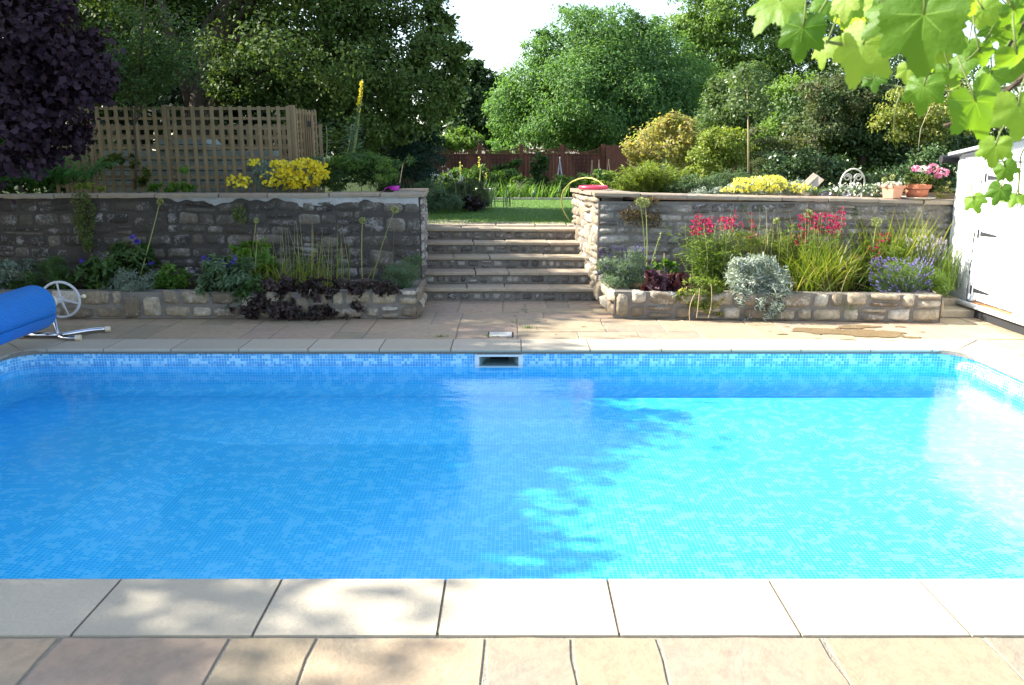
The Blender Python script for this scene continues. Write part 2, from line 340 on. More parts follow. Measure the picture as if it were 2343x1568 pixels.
# ================================================================= pool
WZ=-.142; FZ=-.42
pool=thing('swimming_pool','rectangular in-ground pool lined with blue mosaic, edged in cream stone','swimming pool',(-.2,5,-.5))
def wallstrip(z0,z1,off=0,n=10,uoff=0,hole=None):
    P=ring(PX0-off,PX1+off,PY0-off,PY1+off,PR+off,n); V=[];uv=[];u=0
    if hole: P=P[:n+1]+[(hole[1],PY1+off),(hole[0],PY1+off)]+P[n+1:]
    for k in range(len(P)+1):
        p=P[k%len(P)]
        if k: q=P[k-1]; u+=math.hypot(p[0]-q[0],p[1]-q[1])
        for z in (z0,z1): V.append((*p,z)); uv.append((u,z+uoff))
    return V,[(2*k,2*k+1,2*k+3,2*k+2) for k in range(len(P)) if not (hole and k==n+1)],uv
kx0,kx1,kz0,kz1=-.335,.10,-.182,-.056
V,F,uv=wallstrip(WZ-.03,-.045,hole=(kx0+.02,kx1-.02)); obj('tile_band',V,F,M['mosaic'],pool,uv=uv)
# lower wall with a cove to the floor
prof=[(0,WZ-.03),(0,FZ+.09),(.015,FZ+.04),(.05,FZ+.01),(.1,FZ)]
V=[];uv=[];nr=len(ring(0,1,0,1,.1,10))
for k,(d,z) in enumerate(prof):
    P=ring(PX0+d,PX1-d,PY0+d,PY1-d,PR-d*.5,10);u=0
    for j in range(nr+1):
        p=P[j%nr]; q=P[(j-1)%nr]; u+=math.hypot(p[0]-q[0],p[1]-q[1]) if j else 0
        V.append((*p,z)); uv.append((u,z-d))
F=[(a*(nr+1)+j,(a+1)*(nr+1)+j,(a+1)*(nr+1)+j+1,a*(nr+1)+j+1) for a in range(len(prof)-1) for j in range(nr)]
obj('liner_wall',V,F,M['mosaic_deep'],pool,uv=uv,smooth=True)
fl=ring(PX0+.1,PX1-.1,PY0+.1,PY1-.1,PR-.05,10)
V=[(*p,FZ) for p in fl]; hop=[(-2.35,3.2),(2.42,3.2),(2.42,6.2),(-2.35,6.2)]
# floor as a grid so the deeper middle can be modelled
xs=sorted(list(np.linspace(PX0+.05,PX1-.05,30))+[-2.7,-2.2,2.4,2.9]); ys=sorted(list(np.linspace(PY0+.05,PY1-.05,20))+[3.2,3.3,5.9,6.3])
V=[];uv=[]
for y in ys:
    for x in xs:
        a=min(max((x+2.7)/.5,0),1)*min(max((2.9-x)/.5,0),1)*min(max((6.3-y)/.4,0),1)
        V.append((x,y,FZ-.001-.07*a)); uv.append((x,y))
nx=len(xs); F=[(j*nx+i,j*nx+i+1,(j+1)*nx+i+1,(j+1)*nx+i) for j in range(len(ys)-1) for i in range(nx-1)]
obj('liner_floor',V,F,M['mosaic_deep'],pool,uv=uv)
# coping stones, nosed over the edge
def nosestone(poly_in,poly_out,a,z=0):
    """poly_in/out: matching points along the pool edge and the back edge"""
    m=MB(); sec=[(-.03,-.030),(-.042,-.022),(-.045,-.010),(-.036,.0),(-.02,.004),(0,.002),(1,0),(1,-.05),(0.02,-.048),(-.03,-.044)]
    V=[];n=len(sec)
    for pi,po in zip(poly_in,poly_out):
        pi=Vector((*pi,0));po=Vector((*po,0)); d=(po-pi); L=d.length; dn=d.normalized()
        for s,zz in sec: V.append(pi+(dn*s if s<.5 else d)+Vector((0,0,zz)))
    F=[(i*n+k,i*n+(k+1)%n,(i+1)*n+(k+1)%n,(i+1)*n+k) for i in range(len(poly_in)-1) for k in range(n)]
    F+=[tuple(range(n)),tuple((len(poly_in)-1)*n+k for k in range(n))[::-1]]
    m.add(V,F,a); return m
gp=.0055
def edge_run(xa,xb,yi,yo,joints):
    J=[xa]+joints+[xb]
    for a,b in zip(J[:-1],J[1:]):
        n=5; xsn=[a+gp+(b-a-2*gp)*k/n for k in range(n+1)]
        j=[rng.uniform(-.002,.002) for _ in xsn]
        nosestone([(x,yi) for x in xsn],[(x,yo) for x in xsn],rng.random()).build('coping_stone',M['coping'],pool,smooth=False)
nearJ=[at_z(x,1336).x for x in (269,640,1018,1391,1763,2110)]
st=.655
edge_run(PX0+PR,PX1-PR,PY0,OY0,[nearJ[0]-3*st,nearJ[0]-2*st,nearJ[0]-st]+nearJ+[nearJ[-1]+st,nearJ[-1]+2*st])
farJ=[at_z(726+.3357*c,792).x for c in (435,915,1388,1850,2330)]
edge_run(PX0+PR,PX1-PR,PY1,OY1,[at_z(.3357*c,792).x for c in (748,1200,1655,2120)]+farJ+[farJ[-1]+.62*k for k in (1,2,3)])
def side_run(xi,xo):
    ys_=np.linspace(PY0+PR,PY1-PR,7)
    for a,b in zip(ys_[:-1],ys_[1:]):
        yy=[a+gp+(b-a-2*gp)*k/4 for k in range(5)]; nosestone([(xi,y) for y in yy],[(xo,y) for y in yy],rng.random()).build('coping_stone',M['coping'],pool)
side_run(PX0,OX0); side_run(PX1,OX1)
for cx,cy,a0 in ((PX1-PR,PY1-PR,0),(PX0+PR,PY1-PR,90),(PX0+PR,PY0+PR,180),(PX1-PR,PY0+PR,270)):
    for h0,h1 in ((0,45),(45,90)):
        pi,po=[],[]
        for k in range(7):
            t=R(a0+h0+1+(h1-h0-2)*k/6); c_,s_=math.cos(t),math.sin(t); pi.append((cx+PR*c_,cy+PR*s_)); L=(PR+C)/max(abs(c_),abs(s_)); po.append((cx+L*c_,cy+L*s_))
        nosestone(pi,po,rng.random()).build('coping_stone',M['coping'],pool)
# liner bead: dark slot under the coping
V,F,uv=wallstrip(-.052,-.043,-.004); obj('liner_trim',V,F,M['void'],pool)
jb=MB(); P1=ring(PX0+.034,PX1-.034,PY0+.034,PY1-.034,PR,8); P2=ring(OX0+.02,OX1-.02,OY0+.02,OY1-.02,PR+.2,8)
jb.add([(*p,-.005) for p in P1]+[(*p,-.042) for p in P1],[(k,(k+1)%36,36+(k+1)%36,36+k) for k in range(36)])
jb.add([(*p,-.005) for p in P1]+[(*p,-.005) for p in P2],[(k,(k+1)%36,36+(k+1)%36,36+k) for k in range(36)]); 
P3=ring(OX0+.0,OX1-.0,OY0+.0,OY1-.0,.01,8); jb.add([(*p,-.042) for p in P1]+[(*p,-.055) for p in P3],[(k,(k+1)%36,36+(k+1)%36,36+k) for k in range(36)])
jb.build('coping_joints',plain('coping_mortar',(.22,.19,.15),.95,0,.4,25,.01,.1),pool)
# skimmer
kx0,kx1,kz0,kz1=-.335,.10,-.182,-.056
sk=MB(); yf=PY1-.012
for a in ((kx0,kx1,kz1-.022,kz1),(kx0,kx1,kz0,kz0+.02),(kx0,kx0+.042,kz0+.02,kz1-.022),(kx1-.042,kx1,kz0+.02,kz1-.022)): sk.box(a[0],a[1],yf,PY1-.002,a[2],a[3])
so_=sk.build('skimmer_frame',M['white_plastic'],pool,bevel=.003)
sk=MB(); a,b,c_,d=kx0+.042,kx1-.042,kz0+.02,kz1-.022
# pocket stands proud inside the frame: recess walls behind the opening
sk.add([(a,yf+.003,c_),(b,yf+.003,c_),(b,yf+.003,d),(a,yf+.003,d),(a+.07,PY1+.26,c_),(b-.07,PY1+.26,c_),(b-.07,PY1+.26,d),(a+.07,PY1+.26,d)],[(0,4,5,1),(1,5,6,2),(2,6,7,3),(3,7,4,0),(4,7,6,5)])
sk.build('skimmer_throat',plain('grey_green_plastic',(.30,.40,.40),.5),so_)
sk=MB(); sk.box(a+.09,b-.09,PY1+.24,PY1+.25,WZ-.02,d-.008); sk.build('weir_flap',M['void'],so_)
# water
wt=MB(); P=ring(PX0-.03,PX1+.03,PY0-.03,PY1+.24,PR,8); n=len(P)
wt.add([(*p,WZ) for p in P]+[(*p,FZ-.3) for p in P],[tuple(range(n)),tuple(range(n,2*n))[::-1]]+[(k+n,(k+1)%n+n,(k+1)%n,k) for k in range(n)])
tag(wt.build('pool_water',M['water']),'clear blue still pool water',None,None,'structure')
# ================================================================= rubble masonry
def rubble(mb,fn,L,Hh,hr,wr,rng,gap=.012,dep=.02,rough=.006,top=None,wave=.01,tall=.12):
    """fn(u,v,d) -> point. courses of uneven stones, each a rounded pillow with its own outline"""
    v=0;row=0;blocked=[]
    while v<Hh-.02:
        h=min(rng.uniform(*hr),Hh-v)
        if Hh-(v+h)<hr[0]*.7: h=Hh-v
        u=0; nb=[]
        while u<L-.01:
            w_=rng.uniform(*wr)*(1.3 if rng.random()<.15 else 1)
            if L-(u+w_)<wr[0]*.6: w_=L-u
            hit=[b for b in blocked if b[0]<u+w_ and b[1]>u]
            if hit:
                b=hit[0]
                if b[0]-u>wr[0]*.45: w_=b[0]-u
                else: u=b[1]; continue
            hh=h
            if rng.random()<tall and v+h*1.9<Hh and w_<wr[1]: hh=h*1.9; nb.append((u,u+w_))
            parts=[(0,hh)]
            if rng.random()<.18 and hh==h and h>.09: s_=rng.uniform(.4,.6)*h; parts=[(0,s_),(s_,hh)]
            for a,b in parts:
                stone(mb,fn,u,u+w_,v+a,v+b,rng,gap,dep,rough,wave)
            u+=w_
        blocked=nb; v+=h; row+=1
def stone(mb,fn,u0,u1,v0,v1,rng,gap,dep,rough,wave):
    nx=max(4,min(9,int((u1-u0)/.045)+2)); ny=max(4,min(6,int((v1-v0)/.035)+2))
    cu,cv,hu,hv=(u0+u1)/2,(v0+v1)/2,(u1-u0)/2-gap/2,(v1-v0)/2-gap/2
    cj=[[rng.uniform(-.35,.2)*min(hu,hv)*.55 for _ in range(2)] for _ in range(4)]
    base=rng.uniform(-.4,1)*dep*.5; tx,ty=rng.uniform(-.5,.5)*dep,rng.uniform(-.5,.5)*dep
    V=[]
    for j in range(ny+1):
        for i in range(nx+1):
            a=2*i/nx-1;b=2*j/ny-1
            a2=a*math.sqrt(1-b*b*.10);b2=b*math.sqrt(1-a*a*.10)
            wa=[(1-a)*(1-b),(1+a)*(1-b),(1+a)*(1+b),(1-a)*(1+b)]
            du=sum(w_*c[0]*sx for w_,c,sx in zip(wa,cj,(-1,1,1,-1)))/4; dv=sum(w_*c[1]*sy for w_,c,sy in zip(wa,cj,(-1,-1,1,1)))/4
            edge=i in(0,nx) or j in(0,ny)
            U=cu+a2*hu+du; Vv=cv+b2*hv+dv
            Vv+=wave*math.sin(U*2.3+v0*9)+wave*.5*math.sin(U*5.7)
            f=(1-abs(a)**5)*(1-abs(b)**5)
            d=(-.014 if edge else f*dep+base+tx*a+ty*b+rng.uniform(-rough,rough))
            V.append(fn(U+(rng.uniform(-.004,.004) if edge else 0),Vv+(rng.uniform(-.004,.004) if edge else 0),d))
    n=nx+1
    mb.add(V,[(j*n+i,j*n+i+1,(j+1)*n+i+1,(j+1)*n+i) for j in range(ny) for i in range(nx)],rng.random())
def face(p,q,z0,zt=None,back=0):
    """mapping for a wall face from p to q (xy); outward = right-hand side of p->q turned towards viewer"""
    p=Vector((*p,0));q=Vector((*q,0));d=(q-p);L=d.length;d.normalize();nrm=Vector((d.y,-d.x,0))
    return (lambda u,v,o: p+d*u+nrm*o+Vector((0,0,z0+v))),L
def wavysheet(fn,L,Hh,off,rng,mb,nx=None):
    nx=nx or max(2,int(L/.12)); ny=max(2,int(Hh/.1)); V=[fn(L*i/nx,Hh*j/ny,off+rng.uniform(-.003,.003)) for j in range(ny+1) for i in range(nx+1)]
    n=nx+1; mb.add(V,[(j*n+i,j*n+i+1,(j+1)*n+i+1,(j+1)*n+i) for j in range(ny) for i in range(nx)],rng.random())
def coping_row(parent,pts_in,pts_out,zf,name='coping_slab',mat='walltop',th=.045,lens=(.45,.75),rng=None):
    """slabs along a line from a to b; pts_in/out give front and back edge as functions of t metres"""
    a,b=Vector(pts_in[0]),Vector(pts_in[1]); c,d=Vector(pts_out[0]),Vector(pts_out[1]); L=(b-a).length; t=0
    while t<L-.02:
        w_=rng.uniform(*lens); 
        if L-(t+w_)<.3: w_=L-t
        n=6;m=MB(); fr=[];bk=[]; dz=rng.uniform(-.004,.004)
        for k in range(n+1):
            s_=(t+.005+(w_-.01)*k/n)/L; fr.append(a.lerp(b,s_)+Vector((rng.uniform(-.004,.004),rng.uniform(-.012,.008),0))); bk.append(c.lerp(d,s_)+Vector((0,rng.uniform(-.008,.008),0)))
        V=[];
        for P_ in (fr,bk):
            for p in P_:
                z=zf(p)+dz; V+= [(p.x,p.y,z-th+rng.uniform(-.004,.004)),(p.x,p.y,z-.012),(p.x+(0),p.y+(.012 if P_ is fr else -.012),z+rng.uniform(-.002,.002))]
        q=3*(n+1);F=[]
        for k in range(n):
            i=3*k
            F+=[(i,i+3,i+4,i+1),(i+1,i+4,i+5,i+2),(i+2,i+5,q+i+5,q+i+2),(q+i,q+i+1,q+i+4,q+i+3),(q+i+1,q+i+2,q+i+5,q+i+4),(i,q+i,q+i+3,i+3)]
        for i in (0,3*n): F+=[(i,i+1,q+i+1,q+i),(i+1,i+2,q+i+2,q+i+1)]
        m.add(V,F,rng.random()); m.build(name,M[mat],parent); t+=w_
rng=random.Random(11)
sxl=lambda Y:-1.03-.075*(Y-9.36)
sxr=lambda Y: 1.02-.115*(Y-9.36)
# ---- left retaining wall
WL=9.30
lwal=thing('retaining_wall','dark weathered rubble stone wall left of the garden steps, streaked with white','stone wall',(-5.5,WL+.2,0))
m=MB(); fn,L=face((-9.6,WL),(-1.04,WL),.0)
rubble(m,fn,L,1.17,(.10,.16),(.15,.38),rng,.013,.009,.004,wave=.012)
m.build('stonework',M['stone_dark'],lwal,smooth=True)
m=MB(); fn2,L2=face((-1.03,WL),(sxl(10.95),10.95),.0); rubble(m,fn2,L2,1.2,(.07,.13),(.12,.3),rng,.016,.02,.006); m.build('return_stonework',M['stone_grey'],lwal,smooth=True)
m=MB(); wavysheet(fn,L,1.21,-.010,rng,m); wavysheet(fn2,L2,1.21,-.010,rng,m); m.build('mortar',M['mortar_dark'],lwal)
# pale render band smeared under the coping
m=MB(); nseg=90
for k in range(nseg):
    pass
V=[];x0,x1=-3.9,-1.06
for k in range(nseg+1):
    x=x0+(x1-x0)*k/nseg; t=k/nseg; dd=.03+.075*t+.03*math.sin(x*5)+.02*math.sin(x*13+1)+.012*math.sin(x*31)
    V+=[(x,WL-.012-.006*math.sin(x*17),1.215-0),(x,WL-.016,1.215-dd*.5),(x,WL+.004,1.215-max(dd,.02))]
m.add(V,[(3*k+i,3*k+3+i,3*k+4+i,3*k+1+i) for k in range(nseg) for i in (0,1)]); m.build('pale_pointing',M['mortar_pale'],lwal,smooth=True)
zf=lambda p:1.262-.012*max(0,(-1-p.x)/8)*3-.02*max(0,p.y-9.7)
coping_row(lwal,((-9.6,WL-.045,0),(-1.0,WL-.045,0)),((-9.6,WL+.26,0),(-1.0,WL+.26,0)),zf,rng=rng)
coping_row(lwal,((sxl(9.58)-.33,9.58,0),(sxl(10.95)-.33,10.95,0)),((sxl(9.58)+.04,9.58,0),(sxl(10.95)+.04,10.95,0)),zf,rng=rng)
m=MB(); m.box(-9.6,-1.05,WL+.03,WL+.24,0,1.21); m.prism([(-1.3,9.5,0),(-1.06,9.5,0),(sxl(10.95)-.02,10.95,0),(-1.4,10.95,0)],(0,0,1.2)); m.build('wall_core',M['mortar_dark'],lwal)
# ---- right retaining wall and pier
WRx0,WRx1,WRy0,WRy1=.985,5.35,9.36,9.17
rwal=thing('retaining_wall','greyish brown rubble stone wall behind the flower bed right of the steps, its end pier in bright sun','stone wall',(3,9.4,0))
ztop=lambda x:1.262-.085*max(0,(x-1)/4.3)
m=MB(); fnr,Lr=face((WRx0,WRy0),(WRx1,WRy1),.0); rubble(m,fnr,Lr,1.14,(.07,.14),(.14,.40),rng,.012,.018,.006,wave=.01); m.build('stonework',M['stone_grey'],rwal,smooth=True)
m=MB(); fnp,Lp=face((sxr(10.95)-.02,10.95),(WRx0,WRy0),.0); rubble(m,fnp,Lp,1.2,(.055,.12),(.09,.24),rng,.010,.018,.005,tall=.3); m.build('pier_stonework',M['stone_warm'],rwal,smooth=True)
m=MB(); wavysheet(fnr,Lr,1.16,-.010,rng,m); wavysheet(fnp,Lp,1.21,-.010,rng,m); m.build('mortar',M['mortar'],rwal)
zr=lambda p:ztop(p.x)-.02*max(0,p.y-9.7)
coping_row(rwal,((.93,WRy0-.05,0),(WRx1,WRy1-.045,0)),((.93,WRy0+.26,0),(WRx1,WRy1+.26,0)),zr,rng=rng)
coping_row(rwal,((sxr(9.64)-.06,9.64,0),(sxr(10.97)-.06,10.97,0)),((sxr(9.64)+.42,9.64,0),(sxr(10.97)+.42,10.97,0)),zr,rng=rng)
m=MB(); m.prism([(1.02,9.39,0),(5.33,9.21,0),(5.33,9.45,0),(1.02,9.62,0)],(0,0,1.14)); m.prism([(1.03,9.4,0),(1.3,9.6,0),(1.25,10.93,0),(sxr(10.95)+.01,10.93,0)],(0,0,1.19)); m.build('wall_core',M['mortar'],rwal)
# ---- steps
steps=thing('garden_steps','flight of five sandstone steps with cobbled risers climbing between the two walls to the lawn','steps',(0,9.4,0))
RH,TR=.1455,.33
for k in range(5):
    z=RH*(k+1); yf=9.40+TR*k; yb=yf+TR+.03 if k<4 else 11.05
    m=MB(); fnk,Lk=face((sxl(yf)-.02,yf+.03),(sxr(yf)+.03,yf+.03),RH*k+(-.01 if k==0 else 0))
    rubble(m,fnk,Lk,RH-.035,(.075,.11),(.07,.2),rng,.03,.012,.006,tall=0,wave=.004)
    ris=m.build('riser',M['stone_grey'],steps,smooth=True); m=MB(); wavysheet(fnk,Lk,RH-.03,-.008,rng,m); m.build('riser_mortar',M['mortar'],ris)
    m=MB(); x=sxl(yf)-.02; xe=sxr(yf)+.02; cuts=sorted([x]+[x+(xe-x)*(q+rng.uniform(-.06,.06)) for q in ((.27,.5,.77) if k%2 else (.2,.45,.72))]+[xe])
    for a,b in zip(cuts[:-1],cuts[1:]): slab(m,a+.003,b-.003,yf,yb,z+rng.uniform(-.003,.003),rng,.034,.008,.008,f=(lambda X,Y,Z,yf=yf:(X-(.095*(Y-yf)),Y,Z)))
    m.build('tread',M['tread'],steps)
m=MB(); xa=-1.25
for a,b,y1 in ((-1.3,-.62,11.95),(-.62,-.22,11.62),(-.22,.32,11.66),(.32,.75,11.6),(.75,1.2,11.42)): slab(m,a+.006,b-.006,11.06,y1,.742,rng,.04,.012)
m.build('landing_slab',M['tread'],steps)
m=MB(); m.prism([(sxl(9.45),9.46,0),(sxr(9.45),9.46,0),(sxr(11),11.05,0),(sxl(11),11.05,0)],(0,0,.09)); m.build('step_core',M['mortar'],steps)
# ---- raised bed walls (planters)
def planter(label,fronts,h,loc,mat,core_poly,rng,soilpoly,side=None):
    t=thing('raised_bed_wall',label,'low wall',loc); m=MB(); mm=MB()
    for (p,q) in fronts:
        fn,L=face(p,q,.0); rubble(m,fn,L,h,(.11,.15),(.15,.33),rng,.020,.03,.006,tall=.15,wave=.006); wavysheet(fn,L,h-.02,-.009,rng,mm)
    m.build('stonework',M[mat],t,smooth=True); mm.build('mortar',M['mortar'],t)
    m=MB(); m.prism(core_poly,(0,0,h-.025)); m.build('wall_core',M['mortar'],t)
    s=MB(); s.add([(*p,h-.05) for p in soilpoly],[tuple(range(len(soilpoly)))]); tag(s.build('bed_soil',M['soil']),'dark soil inside the raised bed, left bed' if loc[0]<0 else 'dark soil inside the raised bed, right bed',None,None,'structure')
    # capping stones lying on top of the wall
    return t
PL=8.36
planter('low raised bed wall of buff stones below the dark wall on the left',[((-9.4,PL),(-.99,PL)),((-.99,PL),(-1.03,9.3))],.30,(-5,8.4,0),'stone_warm',
    [(-9.4,PL+.03,.002),(-1.02,PL+.03,.002),(-1.05,9.3,.002),(-1.2,9.3,.002),(-1.17,PL+.2,.002),(-9.4,PL+.2,.002)],rng,[(-9.4,PL+.15),(-1.15,PL+.15),(-1.15,9.3),(-9.4,9.3)])
planter('low raised bed wall of chunky sunlit stones below the flower bed on the right',[((1.07,8.38),(4.40,8.14)),((1.0,9.36),(1.07,8.38)),((4.40,8.14),(4.46,9.2))],.30,(2.7,8.4,0),'stone_warm',
    [(1.09,8.41,.002),(4.38,8.17,.002),(4.44,9.15,.002),(4.25,9.15,.002),(4.2,8.35,.002),(1.26,8.56,.002),(1.2,9.3,.002),(1.02,9.3,.002)],rng,[(1.2,8.5),(4.3,8.28),(4.35,9.2),(1.15,9.3)])
# terraces behind the walls
tb=MB(); tb.box(-9.6,-1.33,WL+.22,11.0,.6,1.17); tag(tb.build('upper_bed_soil',M['soil']),'dark soil terrace behind the left wall',None,None,'structure')
tb=MB(); tb.add([(1.25,9.6,1.17),(6.5,9.35,1.12),(8,12.6,1.12),(1.2,12.6,1.17),(1.25,9.6,.6),(6.5,9.35,.6),(8,12.6,.6),(1.2,12.6,.6)],[(0,1,2,3),(3,2,6,7),(0,3,7,4)]); tag(tb.build('upper_bed_soil',M['soil']),'dark soil terrace behind the right wall',None,None,'structure')
# small side steps between bed and shed
ss=thing('side_steps','two shallow stone steps tucked between the right-hand bed and the white shed','steps',(4.75,8.7,0))
for k,(y0,z) in enumerate(((8.42,.075),(8.72,.15))):
    m=MB(); slab(m,4.46,5.6,y0,9.15,z,rng,.074,.008,.008); m.build('tread',M['tread'],ss)
# skimmer lid on paving
lid=thing('skimmer_lid','pale square cover plate set in the paving behind the pool opening','cover',(-.1,7.52,0))
c0=at_z(1145,765,.002); m=MB(); m.box(c0.x-.108,c0.x+.108,c0.y-.10,c0.y+.09,-.01,.006); m.build('plate',plain('pale_concrete',(.52,.50,.45),.8,0,.12,30,.002),lid,bevel=.004)
m=MB()
for a in ((-.122,-.11,-.115,.105),(.11,.122,-.115,.105),(-.11,.11,-.115,-.103),(-.11,.11,.093,.105)): m.box(c0.x+a[0],c0.x+a[1],c0.y+a[2],c0.y+a[3],-.012,.0012)
m.build('rim',M['void'],lid)
# puddle of splashed water
def blob(cx,cy,rx,ry,z,n,rng,j=.25):
    P=[];ph=[rng.uniform(0,6.3) for _ in range(4)]
    for k in range(n):
        t=2*math.pi*k/n; r=1+j*(math.sin(2*t+ph[0])*.5+math.sin(3*t+ph[1])*.4+math.sin(7*t+ph[2])*.25+math.sin(13*t+ph[3])*.12); P.append((cx+rx*r*math.cos(t),cy+ry*r*math.sin(t),z))
    return P
pm=plain('wet_stone',(.22,.155,.08),.2,0,.3,6,.0008,.5); m=MB()
for x,y,rx,ry in ((1905,758,.36,.15),(2010,765,.28,.13),(1960,748,.22,.08),(1790,765,.05,.02),(1835,752,.06,.03),(2085,772,.09,.03),(2060,748,.05,.03),(1800,748,.025,.012),(1870,776,.05,.012),(1760,758,.02,.01),(2110,760,.03,.012),(1940,778,.10,.02),(2040,780,.08,.012)):
    c0=at_z(x,y); P=blob(c0.x,c0.y,rx,ry,.0015+.0004*rng.random(),60,rng,.38); m.add(P,[tuple(range(60))])
tag(m.build('puddle',pm),'brown wet patch splashed on the sunny paving','puddle',None,'structure')
# ================================================================= pool cover reel
AX,AZ=-4.31,.345
reel=thing('pool_cover_reel','roller stand with handwheel carrying the rolled blue pool cover, at the left pool end','cover reel',(AX,7.45,0))
m=MB(); n=48;V=[];uv=[];ny=40
ys=np.linspace(2.7,7.2,ny); turns=0
for j,y in enumerate(ys):
    for k in range(n+9):
        t=2*math.pi*k/n+R(-80); r=.182+.010*k/n+.003*math.sin(3*t)+.002*math.sin(y*9)
        if k>n: r+=.006
        z=AZ+r*math.sin(t)*(1.05); x=AX+r*math.cos(t)
        V.append((x,y,z)); uv.append((y*2.2,k/n*3))
k2=n+9; F=[(j*k2+k,j*k2+k+1,(j+1)*k2+k+1,(j+1)*k2+k) for j in range(ny-1) for k in range(k2-1)]
cov=obj('rolled_cover',V,F,M['cover'],reel,uv=uv,smooth=True)
m=MB()
m.tube([(AX,7.196,AZ),(AX,7.2,AZ),],.181,40); m.build('roll_end',plain('blue_cover_end',(.02,.09,.30),.6,0,.3,60),cov)
m=MB(); m.tube([(AX,2.5,AZ),(AX,7.44,AZ)],.042,24); m.build('axle',M['alu'],reel,smooth=True)
m=MB(); m.tube([(AX,7.43,AZ),(AX,7.475,AZ)],.052,24); m.tube([(AX+.005,7.45,AZ-.055),(AX+.005,7.45,AZ-.09)],.028,16); m.build('bearing',M['cream_plastic'],reel)
m=MB(); m.tube([(AX+.005,7.45,AZ-.06),(AX+.02,7.45,.05),(AX+.05,7.45,.028)],.019,14); post=m.build('post',M['steel'],reel,smooth=True)
def bez(P,n=12):
    P=[Vector(p) for p in P];o=[]
    for k in range(n+1):
        t=k/n;Q=P
        while len(Q)>1: Q=[a.lerp(b,t) for a,b in zip(Q[:-1],Q[1:])]
        o.append(Q[0])
    return o
bx,by=AX+.06,7.45
for pts in ([(bx-.36,by,.026),(bx,by,.026)],bez([(bx-.02,by,.026),(bx+.08,by+.05,.026),(bx+.12,by+.22,.028),(bx+.29,by+.26,.026)]),bez([(bx-.02,by,.026),(bx+.03,by-.13,.026),(bx+.16,by-.13,.026),(bx+.2,by-.12,.026)])):
    m=MB(); m.tube(pts,.024,14); lg=m.build('leg',M['steel'],reel,smooth=True)
    e=Vector(pts[-1]); dd=(e-Vector(pts[-2])).normalized(); 
    if len(pts)==2: e=Vector(pts[0]); dd=-dd
    m=MB(); m.tube([e-dd*.005,e+dd*.04],.0275,16); m.build('end_cap',M['cream_plastic'],lg)
m=MB(); wc=Vector((AX+.03,7.56,AZ+.0)); RW=.168; tl=R(8)
def wp(t,r,dy=0): return wc+Vector((math.cos(tl)*r*math.cos(t),math.sin(tl)*r*math.cos(t)+dy,r*math.sin(t)))
m.tube([wp(2*math.pi*k/40,RW) for k in range(40)],.0125,10,closed=True)
wh=m.build('handwheel',M['wheel'],reel,smooth=True)
for t in (95,-25+10,215+75): 
    m=MB(); t=R(t); m.tube([wp(t,.0),wp(t,.05),wp(t,.1),wp(t,RW)],[.022,.013,.008,.011],8); m.build('spoke',M['wheel'],wh,smooth=True)
m=MB(); m.tube([wc-Vector((0,.09,0)),wc+Vector((0,.02,0))],.03,20); m.build('hub',M['wheel'],wh)
m=MB(); k0=wp(R(8),RW+.004); m.tube([k0,k0+Vector((.03,.0,.004))],[.009,.009],10); m.lathe([(.0,-.02),(.017,-.014),(.022,0),(.017,.014),(0,.02)],k0+Vector((.042,0,.004)),16); m.build('knob',M['cream_plastic'],wh,smooth=True)
# ================================================================= white shed
SX=4.93; SB=.15
shed=thing('garden_shed','whitewashed garden shed with white double doors and black strap hinges at the right edge','shed',(5.6,8,0))
m=MB(); yA,yB=9.12,8.64; ys=np.linspace(yA,yB,10); zs=np.linspace(0,1.66,26); V=[]
for z in zs:
    for y in ys: V.append((SX+rng.uniform(-.012,.012)-.008,y,z))
nn=len(ys); m.add(V,[(j*nn+i,j*nn+i+1,(j+1)*nn+i+1,(j+1)*nn+i) for j in range(len(zs)-1) for i in range(nn-1)])
zs=np.linspace(0,1.66,26); xs_=np.linspace(SX-.008,6.6,18); V=[(x,yA+rng.uniform(-.012,.012)+(.0 if k else 0),z) for z in zs for k,x in enumerate(xs_)]
nn=len(xs_); m.add(V,[(j*nn+i,j*nn+i+1,(j+1)*nn+i+1,(j+1)*nn+i) for j in range(len(zs)-1) for i in range(nn-1)])
m.box(SX+.02,6.6,yA-.1,yA-.02,0,1.66)
m.build('rendered_wall',M['render_white'],shed,smooth=True)
# rough quoin where wall coping dies into the shed
m=MB(); m.box(SX-.005,SX+.06,8.555,8.64,SB,1.62); m.box(SX-.005,SX+.06,6.1,8.555,1.53,1.62); m.box(SX-.005,SX+.06,6.0,6.1,SB,1.62); m.build('door_frame',M['shed_white'],shed,bevel=.004)
m=MB(); m.box(SX-.03,SX+.0,6.6,8.55,1.62,1.655); m.build('drip_rail',M['gutter'],shed,bevel=.003)
def door(y0,y1,z0,z1,hinge_y=None,latch=None):
    m=MB(); nb=5
    for k in range(nb):
        a=y0+(y1-y0)*k/nb; b=y0+(y1-y0)*(k+1)/nb; m.box(SX+.012,SX+.035,a+.003,b-.003,z0,z1)
    d=m.build('door',M['shed_white'],shed,bevel=.002)
    if hinge_y:
        for z in (SB+.12,SB+.72,SB+1.30):
            h=MB(); s=-1 if hinge_y>=y1-.05 else 1
            h.box(SX-.012,SX-.006,hinge_y-.014,hinge_y+.014,z-.045,z+.045)
            h.prism([(SX+.004,hinge_y+s*.02,z-.022),(SX+.004,hinge_y+s*.02,z+.022),(SX+.004,hinge_y+s*.30,z+.008),(SX+.004,hinge_y+s*.30,z-.008)],(.006,0,0))
            h.tube([(SX-.01,hinge_y,z-.045),(SX-.01,hinge_y,z+.045)],.008,8); h.build('strap_hinge',M['black_iron'],d)
    return d
d1=door(7.86,8.55,SB+.02,1.525,8.575); d2=door(6.11,7.85,SB-.02,1.525)
